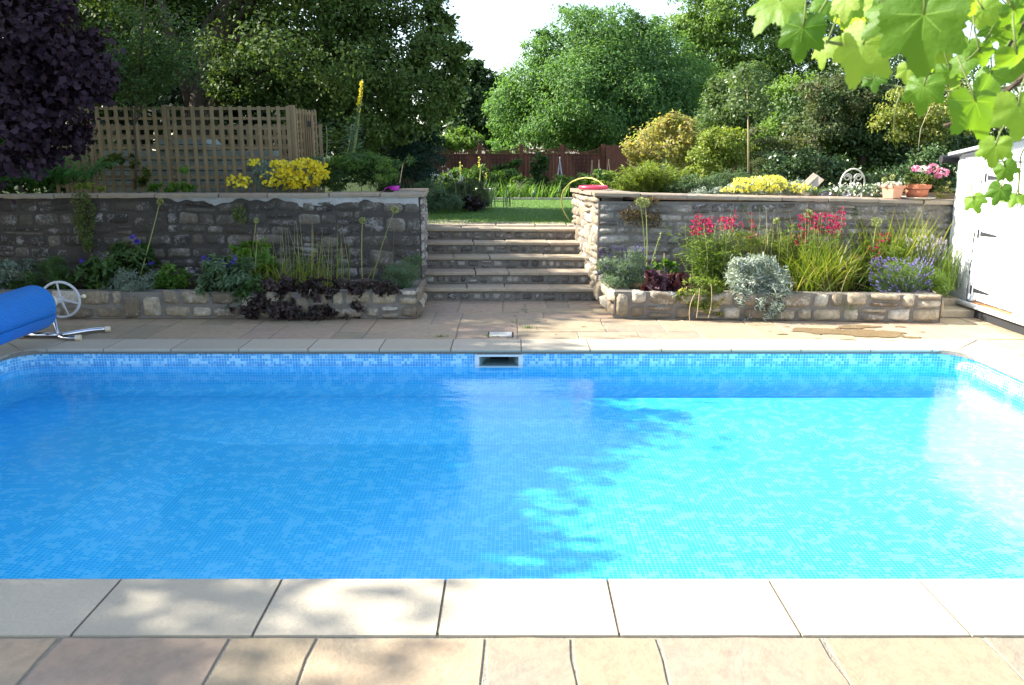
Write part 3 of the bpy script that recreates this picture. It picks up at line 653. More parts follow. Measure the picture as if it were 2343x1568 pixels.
m=MB(); ly=7.88; lz=1.25; m.box(SX-.004,SX+.01,ly-.05,ly+.05,lz-.012,lz+.012); m.box(SX-.006,SX+.01,ly-.055,ly-.04,lz-.035,lz+.035); m.box(SX-.006,SX+.01,ly+.03,ly+.045,lz-.035,lz+.035); m.tube(bez([(SX-.01,ly,lz),(SX-.03,ly,lz-.05),(SX-.02,ly+.03,lz-.07)],6),.006,6); m.build('latch',M['black_iron'],d1)
m=MB(); m.box(SX-.01,SX+.05,7.6,8.55,SB-.05,SB-.005); m.build('threshold',plain('orange_cedar',(.50,.25,.10),.7,0,.4,12,.002),shed)
m=MB(); m.tube([(SX-.05,6.0,SB-.03),(SX-.05,9.0,SB-.03)],.028,12); m.build('pipe',M['shed_white'],shed,smooth=True)
m=MB(); m.box(SX-.03,SX+.2,5.9,8.5,.0,SB-.06); m.build('dark_gap',M['void'],shed)  # dark box stands in for the shade in the gap below the shed
m=MB(); m.box(SX+.06,6.6,5.95,9.0,SB-.05,1.6); m.build('shed_body',M['shed_white'],shed)
m=MB(); rf=[(SX-.09,9.22,1.67),(SX-.09,7.9,1.84),(SX-.09,5.8,1.70)]
for a,b in zip(rf[:-1],rf[1:]): m.add([a,b,(6.8,b[1],b[2]+.1),(6.8,a[1],a[2]+.1)]+[(p[0],p[1],p[2]+.03) for p in (a,b)]+[(6.8,b[1],b[2]+.13),(6.8,a[1],a[2]+.13)],[(0,1,2,3),(7,6,5,4),(0,4,5,1),(1,5,6,2),(3,2,6,7),(0,3,7,4)])
rfo=m.build('roof',M['gutter'],shed)
m=MB(); m.prism([(SX+.01,9.12,1.6),(SX+.01,5.95,1.6),(SX+.01,5.95,1.71),(SX+.01,7.9,1.84),(SX+.01,9.12,1.68)],(.04,0,0)); m.build('gable_board',M['shed_white'],shed)
m=MB(); m.tube([(SX-.12,9.3,1.63),(SX+1.2,9.3,1.64)],.045,14); m.build('gutter',M['void'],rfo)
# ================================================================= trellis screens, compost bin
def trellis(label,x0,x1,Y,z0,z1,pitch,loc,rake=0,top_l=0):
    t=thing('trellis_screen',label,'trellis',loc,None)
    n=int(round((x1-x0)/pitch)); m=MB(); h=MB()
    for k in range(n+1):
        x=x0+(x1-x0)*k/n+rng.uniform(-.004,.004); m.box(x-.021,x+.021,Y-.018,Y,z0,z1+rng.uniform(-.004,.004),rng.random())
    nz=int((z1-z0)/pitch)
    for k in range(nz+1):
        z=z1-.03-k*pitch; h.box(x0,x1,Y+.002,Y+.020,z-.016,z+.016)
    m.build('upright_slats',M['trellis'],t); h.build('cross_slats',M['trellis'],t); return t
YT=10.25; X0_=at_y(125,350,YT).x; X1_=at_y(664,350,YT).x; zt=at_y(600,243,YT).z
t1=trellis('front softwood trellis screen standing on the bed behind the dark left wall',X0_,X1_,YT,1.16,zt,.1165,((X0_+X1_)/2,YT,1.16))
for x in (at_y(378,300,YT).x,X1_+.035): m=MB(); m.box(x-.035,x+.035,YT+.022,YT+.09,1.15,zt+.012); m.build('post',M['trellis'],t1,bevel=.004)
yb=11.5
t2=trellis('rear softwood trellis screen seen through the slats of the front one',X0_-.5,X1_+.1,yb,.72,at_y(600,285,yb).z,.125,((X0_+X1_)/2,yb,.7))
t3=thing('trellis_screen','short trellis side panel turned end-on at the right corner of the enclosure','trellis',(X1_+.25,10.7,1.16))
m=MB(); xa=X1_+.06
for k in range(7): y=YT+.12+.115*k; m.box(xa+k*.012,xa+k*.012+.02,y-.021,y+.021,1.1,zt-.02)
m.build('upright_slats',M['trellis'],t3)
m=MB()
for k in range(9): z=zt-.06-k*.1165; m.bar((xa-.01,YT+.1,z),(xa+.07,YT+.84,z),.018,.032)
m.build('cross_slats',M['trellis'],t3)
gt=thing('trellis_gate','ribbed wooden gate post panel just right of the trellis corner','trellis',(at_y(700,350,10.9).x,10.9,1.1))
m=MB(); ga=at_y(689,262,10.6); gb=at_y(712,266,10.6)
for k in range(6): x=ga.x+(gb.x-ga.x)*k/5; m.box(x-.008,x+.010,10.6,10.66,1.0,ga.z-.01*k/5)
m.box(ga.x,gb.x,10.63,10.65,1.0,ga.z-.02); m.build('slats',M['trellis'],gt)
m=MB(); m.box(gb.x-.05,gb.x-.01,10.585,10.6,2.02,2.09); m.build('hinge',M['black_iron'],gt)
cb=thing('compost_bin','pale green slatted compost bin with a ridged lid behind the trellis','compost bin',(at_y(420,430,10.9).x,10.9,.72))
def pbox(m,x0,x1,yt,yb_,Y,D): a=at_y(x0,yb_,Y); b=at_y(x1,yt,Y); m.box(a.x,b.x,Y,Y+D,a.z,b.z)
m=MB()
for x0,x1,yt,yb_ in ((240,620,345,366),(235,660,368,390),(232,665,392,412),(230,668,414,440)): pbox(m,x0,x1,yt,yb_,10.75,.45)
m.build('boards',M['bin_green'],cb,bevel=.004)
m=MB(); a=at_y(350,331,10.7);b=at_y(476,331,10.7); c_=at_y(362,316,10.7); d_=at_y(464,316,10.7)
m.add([a,b,d_,c_]+[p+Vector((0,.5,0)) for p in (a,b,d_,c_)],[(0,1,2,3),(7,6,5,4),(0,4,5,1),(1,5,6,2),(2,6,7,3),(3,7,4,0)]); pbox(m,352,474,333,343,10.7,.5); m.build('lid',M['bin_green'],cb,bevel=.003)
# ================================================================= far fence
FY=24.0; fz=.33
fence=thing('garden_fence','long reddish brown board fence with scalloped lattice top across the far end of the lawn','fence',(0,FY,fz))
post_x=[at_y(x,340,FY).x for x in (910,1003.5,1097.6,1192,1286,1380)]
zp=at_y(1097,331,FY).z; zb=at_y(1097,353,FY).z
m=MB(); x=post_x[0]
while x<post_x[-1]-.05: m.box(x,x+.096,FY+rng.uniform(0,.008),FY+.03,fz,zb,rng.random()); x+=.1
m.build('boards',M['fence'],fence)
zend=at_y(1400,333,FY).z
m=MB(); x=post_x[-1]+.05
while x<post_x[-1]+1.5: m.box(x,x+.14,FY-.4,FY-.37,fz,zend,rng.random()); x+=.145
m.build('end_boards',M['fence'],fence)
for i,x in enumerate(post_x):
    m=MB(); m.box(x-.055,x+.055,FY-.05,FY+.05,fz,zp if i!=0 else zp-.05); p_=m.build('post',M['fence'],fence,bevel=.006)
    if i==2: m=MB(); m.lathe([(.06,0),(.06,.02),(.02,.03),(.045,.07),(.045,.1),(.015,.15),(0,.2)],(x,FY,zp),12); m.build('finial',M['bark'],p_,smooth=True)
for a,b in zip(post_x[:-1],post_x[1:]):
    m=MB(); top=lambda t:zb+.05+(zp-zb-.09)*(abs(2*t-1)**1.8)
    for k in range(12): m.bar((a+(b-a)*k/12,FY,top(k/12)),(a+(b-a)*(k+1)/12,FY,top((k+1)/12)),.04,.03)
    hh=.26
    for k in range(-4,24):
        for s_ in (1,-1):
            t=k/20; 
            # thin diagonal lath clipped by the curved rail
            x0=a+(b-a)*t; P=[]
            for q in range(13):
                zz=hh*q/12; tt=t+s_*zz/(b-a)
                if 0<=tt<=1 and zb+zz<=top(tt): P.append((x0+s_*zz,FY-.004*s_,zb+zz))
            if len(P)>1: m.bar(P[0],P[-1],.012,.010)
    m.bar((a,FY,zb),(b,FY,zb),.04,.03); m.build('lattice_top',M['fence'],fence)
for i in range(4):
    cx=(post_x[i+1 if i<4 else 4]+post_x[i+2 if i<4 else 5])/2 if i<4 else 0
    cx=(1050,1145,1240,1330)[i]; cx=at_y(cx,350,FY).x
    ft=thing('fan_trellis',('fan-shaped brown trellis on the first fence panel beside the dark conifer','fan-shaped brown trellis fixed on the fence left of the rusty arch','fan-shaped brown trellis framed by the rusty arch','fan-shaped brown trellis on the fence behind the wooden obelisk canes')[i],'trellis',(cx,FY-.09,.8),'fan trellises on the fence')
    z1=zb-.03; z0=z1-.72; m=MB()
    for k in range(5):
        s_=(k-2)/2; m.bar((cx+s_*.1,FY-.08,z0),(cx+s_*.27,FY-.08,z1),.022,.014)
    for k in range(6):
        q=.28+k*.14; wd=.1+.17*q; m.bar((cx-wd,FY-.1,z0+.72*q),(cx+wd,FY-.1,z0+.72*q),.014,.022)
    m.build('laths',plain('dark_brown_lath',(.085,.032,.02),.8),ft)
# rusty arch
ay=21; L_=at_y(1203,400,ay).x; R_=at_y(1274,400,ay).x; zt_=at_y(1235,343,ay).z
ar=thing('garden_arch','rusty metal rose arch standing before the brown fence','arch',((L_+R_)/2,ay,.55)); 
for dy in (0,.35):
    m=MB(); rr=.16; P=[(L_,ay+dy,.5),(L_,ay+dy,zt_-rr)]+[(L_+rr-rr*math.cos(R(a)),ay+dy,zt_-rr+rr*math.sin(R(a))) for a in range(15,91,15)]+[(R_-rr+rr*math.sin(R(a)),ay+dy,zt_-rr+rr*math.cos(R(a))) for a in range(0,91,15)]+[(R_+.04,ay+dy,.5)]
    m.tube(P,.014,6); hp=m.build('hoop',M['rust'],ar)
m=MB()
for k in range(8):
    z=.6+k*.15
    for x in (L_,R_+.02): m.bar((x,ay,z),(x,ay+.35,z+.05),.012,.012); m.bar((x-.015,ay-.01,z),(x+.03,ay-.01,z+.12),.014,.01)
m.build('rungs',M['rust'],ar)
# obelisk, cane wigwams, bird bath, urn, globe
def wigwam(px,pt,pb,hw,Y,mat,label,name='cane_wigwam',cat='plant support',n=4,group=None):
    t0=at_y(px,pt,Y);b0=at_y(px,pb,Y); w_=hw*ppm(Y); t=thing(name,label,cat,(b0.x,Y,b0.z),group)
    for k in range(n):
        a=2*math.pi*k/n+.5; m=MB(); m.tube([(b0.x+w_*math.cos(a),Y+w_*math.sin(a),b0.z),(t0.x+.01*math.cos(a+3),Y,t0.z-.0)],.009,5); m.build('cane' if mat=='cane' else 'leg',M[mat],t)
    if mat!='cane':
        for q in (.35,.6,.8):
            m=MB(); m.tube([(b0.x+(t0.x-b0.x)*q+w_*(1-q)*math.cos(2*math.pi*k/12),Y+w_*(1-q)*math.sin(2*math.pi*k/12),b0.z+(t0.z-b0.z)*q) for k in range(12)],.006,4,closed=True); m.build('hoop',M[mat],t)
        m=MB(); m.lathe([(0,-.03),(.018,0),(0,.04)],t0,8); m.build('finial',M[mat],t)
wigwam(1280.5,362,425,11,20,'gutter','slim grey metal obelisk right of the rusty arch','garden_obelisk','obelisk')
wigwam(1354,368,430,8,20,'cane','two crossed bamboo canes, leftmost of the three cane groups by the fence',n=2,group='bamboo canes in the rose bed')
wigwam(1370,366,430,9,20,'cane','slim wigwam of bamboo canes, middle of the three cane groups by the fence',n=3,group='bamboo canes in the rose bed')
wigwam(1392,365,430,13,20,'cane','widest bamboo cane wigwam, nearest the willowy shrub',n=4,group='bamboo canes in the rose bed')
p0=at_y(1108,434,16.8); bb=thing('bird_bath','low stone bird bath among the plants left of the lawn','bird bath',(p0.x,16.8,.7))
m=MB(); m.lathe([(.0,.0),(.13,.0),(.12,.04),(.06,.07),(.055,p0.z-.75),(.09,p0.z-.72)],(p0.x,16.8,.7),16); m.build('pedestal',M['stone_grey'],bb,smooth=True)
m=MB(); m.lathe([(.05,-.07),(.14,-.04),(.18,0),(.19,.02),(.16,.018),(.05,-.01),(0,-.01)],(p0.x,16.8,p0.z),20); m.build('basin',plain('pale_stone',(.5,.46,.4),.8),bb,smooth=True)
p0=at_y(1220,447,17.9); m=MB(); m.lathe([(0,-.11)]+[(.11*math.sin(R(a)),-.11*math.cos(R(a))) for a in range(20,180,20)]+[(0,.11)],p0,18); tag(m.build('glass_globe',plain('pale_glass',(.7,.75,.78),.15),None,p0,smooth=True),'pale glass ball resting on the gravel path below the arch','garden globe')
# sprinkler hose loop at pier and red ring
c0=at_y(1333,462,10.3)
P=[]
Yh=9.75
pix=[(1310,515),(1302,505),(1294,492),(1287,478),(1284,462),(1285,447),(1289,436),(1298,425),(1309,416),(1324,410),(1340,407),(1356,409),(1370,416),(1380,424),(1386,432)]
for k,(x,y) in enumerate(pix):
    Y=11.6-.0*k if k<8 else 11.6-(k-7)*.13
    P.append(at_y(x,y,Y))
m=MB(); m.tube(P,.010,10); tag(m.build('garden_hose',M['hose'],None,P[0],smooth=True),'stiff yellow hose looping up over the top of the right pier','hose')
c0=at_y(1357,429,10.2); m=MB(); m.tube([(c0.x+.165*math.cos(2*math.pi*k/28),c0.y+.165*math.sin(2*math.pi*k/28),c0.z) for k in range(28)],.022,10,closed=True); tag(m.build('dog_toy_ring',M['red_plastic'],None,c0,smooth=True),'red plastic ring lying flat on the pier coping','toy ring')
# ================================================================= terrace things
Yc=9.95; cc=at_y(1949.5,421,Yc); rr=45/2*1.06*ppm(Yc)*1.15
ch=thing('garden_chair','cream wrought iron chair with round scrollwork back behind the right wall','chair',(cc.x,Yc+.2,1.13))
m=MB(); rx=27.5*ppm(Yc); rz=33*ppm(Yc)
m.tube([(cc.x+rx*math.cos(2*math.pi*k/36),Yc,cc.z+rz*math.sin(2*math.pi*k/36)) for k in range(36)],.010,8,closed=True); bk=m.build('back_hoop',M['cream_iron'],ch,smooth=True)
def scroll(cx,cz,r,a0,turn,s_): 
    return [(cx+s_*r*(1-k/30*.8)*math.cos(a0+turn*k/30),Yc,cz+r*(1-k/30*.8)*math.sin(a0+turn*k/30)) for k in range(31)]
for s_ in (-1,1):
    for pts in (scroll(cc.x+s_*.065,cc.z+.075,.052,R(200),-R(540),s_),scroll(cc.x+s_*.075,cc.z-.035,.045,R(90),-R(500),s_)):
        m=MB(); m.tube(pts,.0065,6); m.build('scroll',M['cream_iron'],bk,smooth=True)
    m=MB(); m.tube(bez([(cc.x+s_*.004,Yc,cc.z-rz*.98),(cc.x+s_*.03,Yc,cc.z-.02),(cc.x-s_*.02,Yc,cc.z+.12),(cc.x+s_*.09,Yc,cc.z+.14),(cc.x+s_*.115,Yc,cc.z+.07)],14),.008,6); m.build('scroll',M['cream_iron'],bk,smooth=True)
m=MB(); m.lathe([(0,0),(.17,0),(.175,-.01),(.17,-.02),(0,-.02)],(cc.x,Yc+.2,cc.z-rz-.12),20); m.build('seat',M['cream_iron'],ch)
for a,b in ((-.14,.04),(.14,.04),(-.12,.34),(.12,.34)): m=MB(); m.tube([(cc.x+a,Yc+b,cc.z-rz-(-.08 if b<.1 else .13)),(cc.x+a*1.15,Yc+b,.72)],.009,6); m.build('leg',M['cream_iron'],ch)
# leaning board
a=at_y(1832,444,9.8);b=at_y(1872,405,10.1); m=MB(); m.bar(a,b,.16,.022,0,(0,-.8,.6)); m.bar(a+Vector((.03,.02,.05)),b+Vector((-.01,.02,.0)),.02,.05,0,(0,-.8,.6)); tag(m.build('wooden_board',M['raw_wood'],None,a,bevel=.003),'weathered board leaning out of the yellow flowers behind the right wall','board')
# pots on the wall
def on_wall(x): 
    X=at_y(x,452,9.3).x; return Vector((X,9.27,ztop(X)+.003))
pp=on_wall(2037); sq=thing('square_planter','square pale terracotta planter on the wall, filled with small white succulents','plant pot',pp)
m=MB()
def frust(m,c,w0,w1,z0,z1,rot=R(38),d=1):
    V=[Vector((x*w_/2*1,y*w_/2*d,z)) for w_,z in ((w0,z0),(w1,z1)) for x,y in ((-1,-1),(1,-1),(1,1),(-1,1))]
    Mx=Matrix.Rotation(rot,3,'Z'); V=[Mx@v+c for v in V]; m.add(V,[(3,2,1,0),(4,5,6,7),(0,1,5,4),(1,2,6,5),(2,3,7,6),(3,0,4,7)])
frust(m,pp,.13,.165,.0,.115,R(25)); m.build('pot_body',M['terracotta_pale'],sq,bevel=.004)
m=MB(); frust(m,pp,.18,.185,.1155,.145,R(25)); m.build('rim',M['terracotta_pale'],sq,bevel=.004)
pp2=on_wall(2098)+Vector((0,.03,0)); 
m=MB(); m.lathe([(0,0),(.17,0),(.19,.012),(.19,.022),(.16,.016),(0,.016)],pp2,28); tag(m.build('pot_saucer',plain('pale_saucer',(.42,.36,.28),.8),None,pp2,smooth=True),'shallow pale saucer under the round terracotta pot','saucer')
rp=thing('round_pot','round reddish terracotta pot of pink geranium standing on its saucer by the shed','plant pot',pp2+Vector((0,0,.018)))
q=pp2+Vector((-.01,0,.019)); m=MB(); m.lathe([(0,0),(.105,0),(.125,.10),(.12,.10)],q,28); m.build('pot_body',M['terracotta'],rp,smooth=True)
m=MB(); m.lathe([(.13,.095),(.142,.097),(.146,.14),(.135,.14),(.13,.12),(0,.12)],q,28); m.build('rim',M['terracotta'],rp)
POTS=(pp,pp2)
# pot with magenta tape at the left wall end
a=at_y(906,428,9.9); m=thing('taped_pot','small black pot wrapped with magenta tape at the end of the left wall','plant pot',(a.x,9.75,1.2))
mb=MB(); mb.lathe([(0,0),(.045,0),(.055,.16),(.05,.16)],(a.x,9.75,1.17),16); mb.build('pot_body',M['void'],m,smooth=True)
mb=MB(); mb.lathe([(.052,.10),(.056,.10),(.06,.15),(.055,.15)],(a.x,9.75,1.17),16); mb.tube(bez([(a.x-.05,9.72,1.30),(a.x-.1,9.7,1.31),(a.x-.12,9.7,1.26)],5),.006,4); mb.build('tape',M['magenta'],m)
# ================================================================= vegetation helpers
def unit(a): return a/np.maximum(np.linalg.norm(a,axis=-1,keepdims=True),1e-9)
def rdir(n,rs): return unit(rs.normal(size=(n,3)))
def leafgeo(P,size,rs,aspect=.55,nrm=None,nj=.8,tan=None,tj=.6,fold=.12,droop=0):
    """one folded four-cornered leaf per point"""
    n=len(P); size=np.broadcast_to(np.asarray(size,float),(n,))*rs.uniform(.7,1.25,n)
    nn=rdir(n,rs) if nrm is None else unit(nrm+rs.normal(size=(n,3))*nj)
    t=rdir(n,rs) if tan is None else unit(tan+rs.normal(size=(n,3))*tj)
    t[:,2]-=droop; t=unit(t-nn*np.sum(t*nn,1,keepdims=True)); b=np.cross(nn,t)
    s=size[:,None]; m=P+t*s*.45+nn*s*fold
    V=np.stack([P,m+b*s*aspect*.5,P+t*s,m-b*s*aspect*.5],1).reshape(-1,3)
    F=np.arange(4*n).reshape(n,4); return V,F
def rep(a,k): return np.repeat(a,k)
def crown_pts(blobs,n,rs,sub=9,inner=.12,cl=22,csize=.16,floor=None):
    """blobs: (cx,cy,cz,rx,ry,rz). leaves gather in clusters over lumps over the blobs"""
    vol=np.array([(b[3]*b[5]+b[3]*b[4]+b[4]*b[5]) for b in blobs]); vol=vol/vol.sum(); P=[];Nn=[];Rn=[]
    for b,f in zip(blobs,vol):
        c=np.array(b[:3]);r=np.array(b[3:6]); nb=max(30,int(n*f))
        sc_=rdir(sub,rs); sr=rs.uniform(.28,.5,sub); cen=sc_*(1-sr[:,None]*.75)
        nc=max(4,nb//cl); k=rs.randint(0,sub,nc); d=rdir(nc,rs); d=unit(d+sc_[k]*.7)
        rad=sr[k]*rs.uniform(.75,1.08,nc)
        q=cen[k]+d*rad[:,None]; core=rs.rand(nc)<inner; q[core]=rdir(core.sum(),rs)*rs.uniform(.1,.75,(core.sum(),1))
        cp=c+q*r; out_=unit(d+q*.6); tone=rs.rand(nc)
        ki=rs.randint(0,nc,nb); rm=r.mean()*csize
        off=rs.normal(size=(nb,3))*rm*np.array([1,1,.55]); P.append(cp[ki]+off); Nn.append(out_[ki]); Rn.append(np.clip(tone[ki]*.6+rs.rand(nb)*.4,0,1))
    P=np.concatenate(P);Nn=np.concatenate(Nn);Rn=np.concatenate(Rn)
    if floor is not None: k=P[:,2]>floor; P,Nn,Rn=P[k],Nn[k],Rn[k]
    return P,Nn,Rn
def foliage(name,mat,parent,blobs,n,size,aspect=.55,rs=rs,loc=None,nj=.7,droop=.2,sub=9,inner=.12,cl=22,csize=.16,floor=None,upb=.5):
    P,Nn,Rn=crown_pts(blobs,n,rs,sub,inner,cl,csize,floor)
    V,F=leafgeo(P,size,rs,aspect,Nn+np.array([0,0,upb]),nj,droop=droop)
    return obj(name,V,F,mat,parent,loc,attr=rep(Rn,4))
def px_blobs(Y,L): 
    """blobs given in photo units (x,y,rx,ry[,dY]) at distance Y"""
    o=[]
    for b in L:
        yy=Y+(b[4] if len(b)>4 else 0); c=at_y(b[0],b[1],yy); s=ppm(yy); o.append((c.x,c.y,c.z,b[2]*s,min(b[2],b[3]*1.2)*s*.9,b[3]*s))
    return o
def limbs(base,tops,r0,rng,fork=.35,n=6,wob=.06):
    m=MB(); base=Vector(base); h=max(t[2] for t in tops)-base.z; top=Vector((sum(t[0] for t in tops)/len(tops),sum(t[1] for t in tops)/len(tops),base.z+h*.75))
    def path(a,b,ra,rb,bend):
        a=Vector(a);b=Vector(b);P=[];L=(b-a).length; o=Vector((rng.uniform(-1,1),rng.uniform(-1,1),bend))*L*.12
        for k in range(n+1):
            t=k/n; P.append(a.lerp(b,t)+o*math.sin(math.pi*t)+Vector((rng.uniform(-1,1),rng.uniform(-1,1),0))*L*wob*.3*(1 if 0<k<n else 0))
        m.tube(P,[ra*(1-k/n)+rb*k/n for k in range(n+1)],8); return P
    tr=path(base,top,r0,r0*.25,0)
    for t in tops:
        k=rng.randint(int(n*fork),n-1); path(tr[k],t,r0*(1-.75*k/n)*.6,r0*.05,.6)
    return m
def tree(name,label,cat,base,blobs,n,size,leaf,bark='bark',r0=.2,group=None,rng=random.Random(3),tops=None,crown='crown',**k):
    t=thing(name,label,cat,base,group)
    tops=tops or [(b[0],b[1],b[2]) for b in blobs]
    if r0: limbs(base,tops,r0,rng).build('trunk',M[bark],t,smooth=True)
    foliage(crown,M[leaf],t,blobs,n,size,**k); return t
def bladegeo(B,az,L,lean,width,rs,droop=.5,seg=5,tw=.6):
    """arching strap leaves. lean 0 upright .. 1 flat"""
    n=len(B); d=np.stack([np.cos(az),np.sin(az),0*az],1); sd_=np.stack([-np.sin(az+tw*rs.normal(size=n)),np.cos(az),0*az],1)
    V=[]
    for k in range(seg+1):
        t=k/seg; hor=lean*t+droop*t*t*.5; ver=t*np.sqrt(np.maximum(1-lean**2,.05))-droop*t**2.2*.55
        c=B+d*(hor*L)[:,None]+np.array([0,0,1])*(ver*L)[:,None]; w_=width*(1-t**1.6)*.5*(1 if k else .7)+.0006
        V+= [c-sd_*np.reshape(w_,(-1,1)),c+sd_*np.reshape(w_,(-1,1))]
    V=np.stack(V,1); m=2*(seg+1); F=np.array([[2*k,2*k+1,2*k+3,2*k+2] for k in range(seg)]); F=(np.arange(n)[:,None,None]*m+F[None]).reshape(-1,4)
    return V.reshape(-1,3),F,m
def blades(name,mat,parent,c,rx,ry,n,Lr,wd,rs=rs,lean=(.1,.6),droop=(.1,.8),loc=None,seg=5,az=None):
    B=np.stack([c[0]+rs.normal(size=n)*rx*.5,c[1]+rs.normal(size=n)*ry*.5,np.full(n,c[2])],1); a=rs.uniform(0,6.283,n) if az is None else rs.normal(size=n)*az[1]+az[0]
    V,F,m=bladegeo(B,a,rs.uniform(*Lr,n),rs.uniform(*lean,n),wd*rs.uniform(.7,1.2,n),rs,rs.uniform(*droop,n),seg)
    return obj(name,V,F,M[mat],parent,loc,attr=rep(rs.rand(n),m))
def stems(B,T,r,parent,mat,name='stems',bend=.05,rng=random.Random(2),sides=4,n=4):
    m=MB()
    for b,t in zip(B,T):
        b=Vector(b);t=Vector(t);L=(t-b).length; o=Vector((rng.uniform(-1,1),rng.uniform(-1,1),0))*L*bend
        m.tube([b.lerp(t,k/n)+o*math.sin(math.pi*k/n) for k in range(n+1)],[r*(1-.5*k/n) for k in range(n+1)],sides,rng.random(),cap=False)
    return m.build(name,M[mat],parent)
def leafy_stems(name,mat,parent,B,T,per,size,rs,aspect=.22,loc=None,down=.0,t0=.1,t1=1.,out=1.0):
    """leaves set along stems"""
    B=np.array(B,float);T=np.array(T,float); n=len(B); t=rs.uniform(t0,t1,(n,per)); P=B[:,None]+(T-B)[:,None]*t[...,None]
    P=P.reshape(-1,3); ax=unit(T-B); tan=rdir(n*per,rs); tan[:,2]=0; tan=unit(tan)*out+rep2(ax,per)*.7; tan[:,2]-=down
    V,F=leafgeo(P,size,rs,aspect,np.array([[0,0,1.]])+rdir(n*per,rs)*.5,.3,tan,.25,.06)
    return obj(name,V,F,M[mat],parent,loc,attr=rep(rs.rand(n*per),4))
def rep2(a,k): return np.repeat(a,k,axis=0)
def florets(name,mat,parent,P,size,rs,k=5,aspect=.8,loc=None,spread=.5):
    """little k-petalled flowers"""
    n=len(P); P=np.asarray(P,float); nn=unit(rdir(n,rs)+np.array([0,-.6,.5])); a=unit(np.cross(nn,rdir(n,rs))); b=np.cross(nn,a); V=[]
    s=np.asarray(size)*rs.uniform(.8,1.2,n); s=s[:,None]
    for q in range(k):
        t=2*math.pi*q/k; d=a*math.cos(t)+b*math.sin(t); e=-a*math.sin(t)+b*math.cos(t); w_=aspect*math.pi/k
        V+= [P,P+(d*.6+e*w_*.8+nn*.15)*s,P+d*s+nn*s*.1,P+(d*.6-e*w_*.8+nn*.15)*s]
    V=np.stack(V,1).reshape(-1,3); F=np.arange(len(V)).reshape(-1,4); return obj(name,V,F,M[mat],parent,loc,attr=rep(rs.rand(n),4*k))
def inell(n,c,r,rs,shell=.0):
    d=rdir(n,rs)*(rs.uniform(shell,1,n)**(1/3))[:,None]; return np.array(c)+d*np.array(r)
# -------------------------------------------------------------- leaf colours
L_=leafmat
M['oak']=L_('dark_oak_leaf',g3((.035,.07,.018),(.07,.115,.028),(.14,.19,.05)),.25,.6,.12)
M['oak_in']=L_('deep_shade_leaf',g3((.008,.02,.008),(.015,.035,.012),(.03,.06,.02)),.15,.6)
M['ash']=L_('ash_leaf',g3((.07,.155,.05),(.115,.22,.07),(.19,.32,.11)),.4,.55,.2)
M['ash_pale']=L_('walnut_leaf',g3((.10,.18,.04),(.15,.24,.055),(.22,.33,.09)),.4,.55,.15)
M['far']=L_('far_dark_leaf',g3((.035,.07,.03),(.06,.105,.04),(.09,.15,.055)),.25,.6,.1)
M['birch']=L_('birch_leaf',g3((.07,.12,.04),(.11,.17,.06),(.17,.23,.10)),.4,.45,.4)
M['yg']=L_('yellow_green_leaf',g3((.14,.20,.03),(.22,.28,.05),(.34,.36,.08)),.4,.5)
M['variegated']=L_('variegated_leaf',g3((.08,.14,.02),(.22,.26,.05),(.45,.42,.12)),.35,.4,.5)
M['camellia']=L_('glossy_dark_leaf',g3((.03,.065,.022),(.055,.10,.03),(.11,.18,.06)),.15,.4,.35)
M['redleaf']=L_('bronze_leaf',g3((.18,.25,.07),(.36,.33,.13),(.46,.31,.17)),.5,.5)
M['greyred']=L_('dusky_leaf',g3((.07,.11,.04),(.11,.15,.06),(.20,.16,.09)),.3,.55,.2)
M['conifer']=L_('blue_green_conifer',g3((.010,.035,.022),(.018,.055,.032),(.03,.08,.045)),.12,.6)
M['smoke']=L_('purple_smoke_leaf',g3((.016,.009,.011),(.032,.016,.025),(.055,.032,.045)),.12,.6,.12)
M['smoke_red']=L_('red_purple_leaf',g3((.03,.008,.008),(.06,.014,.012),(.09,.02,.018)),.3,.5,.3)
M['cherry']=L_('cherry_leaf',g3((.03,.07,.015),(.05,.11,.02),(.09,.16,.03)),.35,.45)
M['fern']=L_('fern_frond',g3((.04,.13,.02),(.06,.19,.03),(.09,.25,.04)),.4,.5)
M['ivy']=L_('ivy_leaf',g3((.04,.07,.015),(.08,.11,.02),(.14,.17,.04)),.3,.45)
M['silver']=L_('silver_leaf',g3((.20,.25,.20),(.32,.37,.32),(.50,.54,.50)),.2,.6)
M['silver_dim']=L_('grey_green_leaf',g3((.10,.14,.10),(.16,.21,.16),(.25,.30,.25)),.2,.6)
M['lav']=L_('lavender_foliage',g3((.08,.13,.07),(.13,.19,.10),(.19,.25,.14)),.3,.6)
M['lavfl']=L_('lavender_flower',g3((.10,.06,.28),(.20,.15,.42),(.36,.30,.58)),.3,.6,tcol=1)
M['lavdark']=L_('dark_lavender_flower',g3((.04,.02,.14),(.08,.05,.22),(.14,.10,.30)),.3,.6,tcol=1)
M['pens']=L_('penstemon_leaf',g3((.07,.13,.02),(.13,.21,.035),(.20,.28,.06)),.4,.5)
M['red']=L_('crimson_flower',g3((.28,.004,.06),(.42,.008,.09),(.55,.03,.15)),.35,.5,tcol=1)
M['strap']=L_('strap_leaf',g3((.09,.15,.02),(.17,.23,.03),(.30,.28,.06)),.45,.45)
M['straw']=L_('straw',g3((.30,.26,.10),(.42,.36,.16),(.50,.44,.24)),.3,.6)
M['stemgreen']=L_('green_stem',g3((.16,.20,.06),(.26,.29,.09),(.36,.38,.14)),.2,.5)
M['heu']=L_('purple_heuchera_leaf',g3((.03,.008,.012),(.07,.02,.028),(.14,.07,.08)),.25,.35,.5)
M['ajuga']=L_('dark_ajuga_leaf',g3((.015,.016,.012),(.04,.025,.022),(.08,.05,.045)),.15,.5,.3)
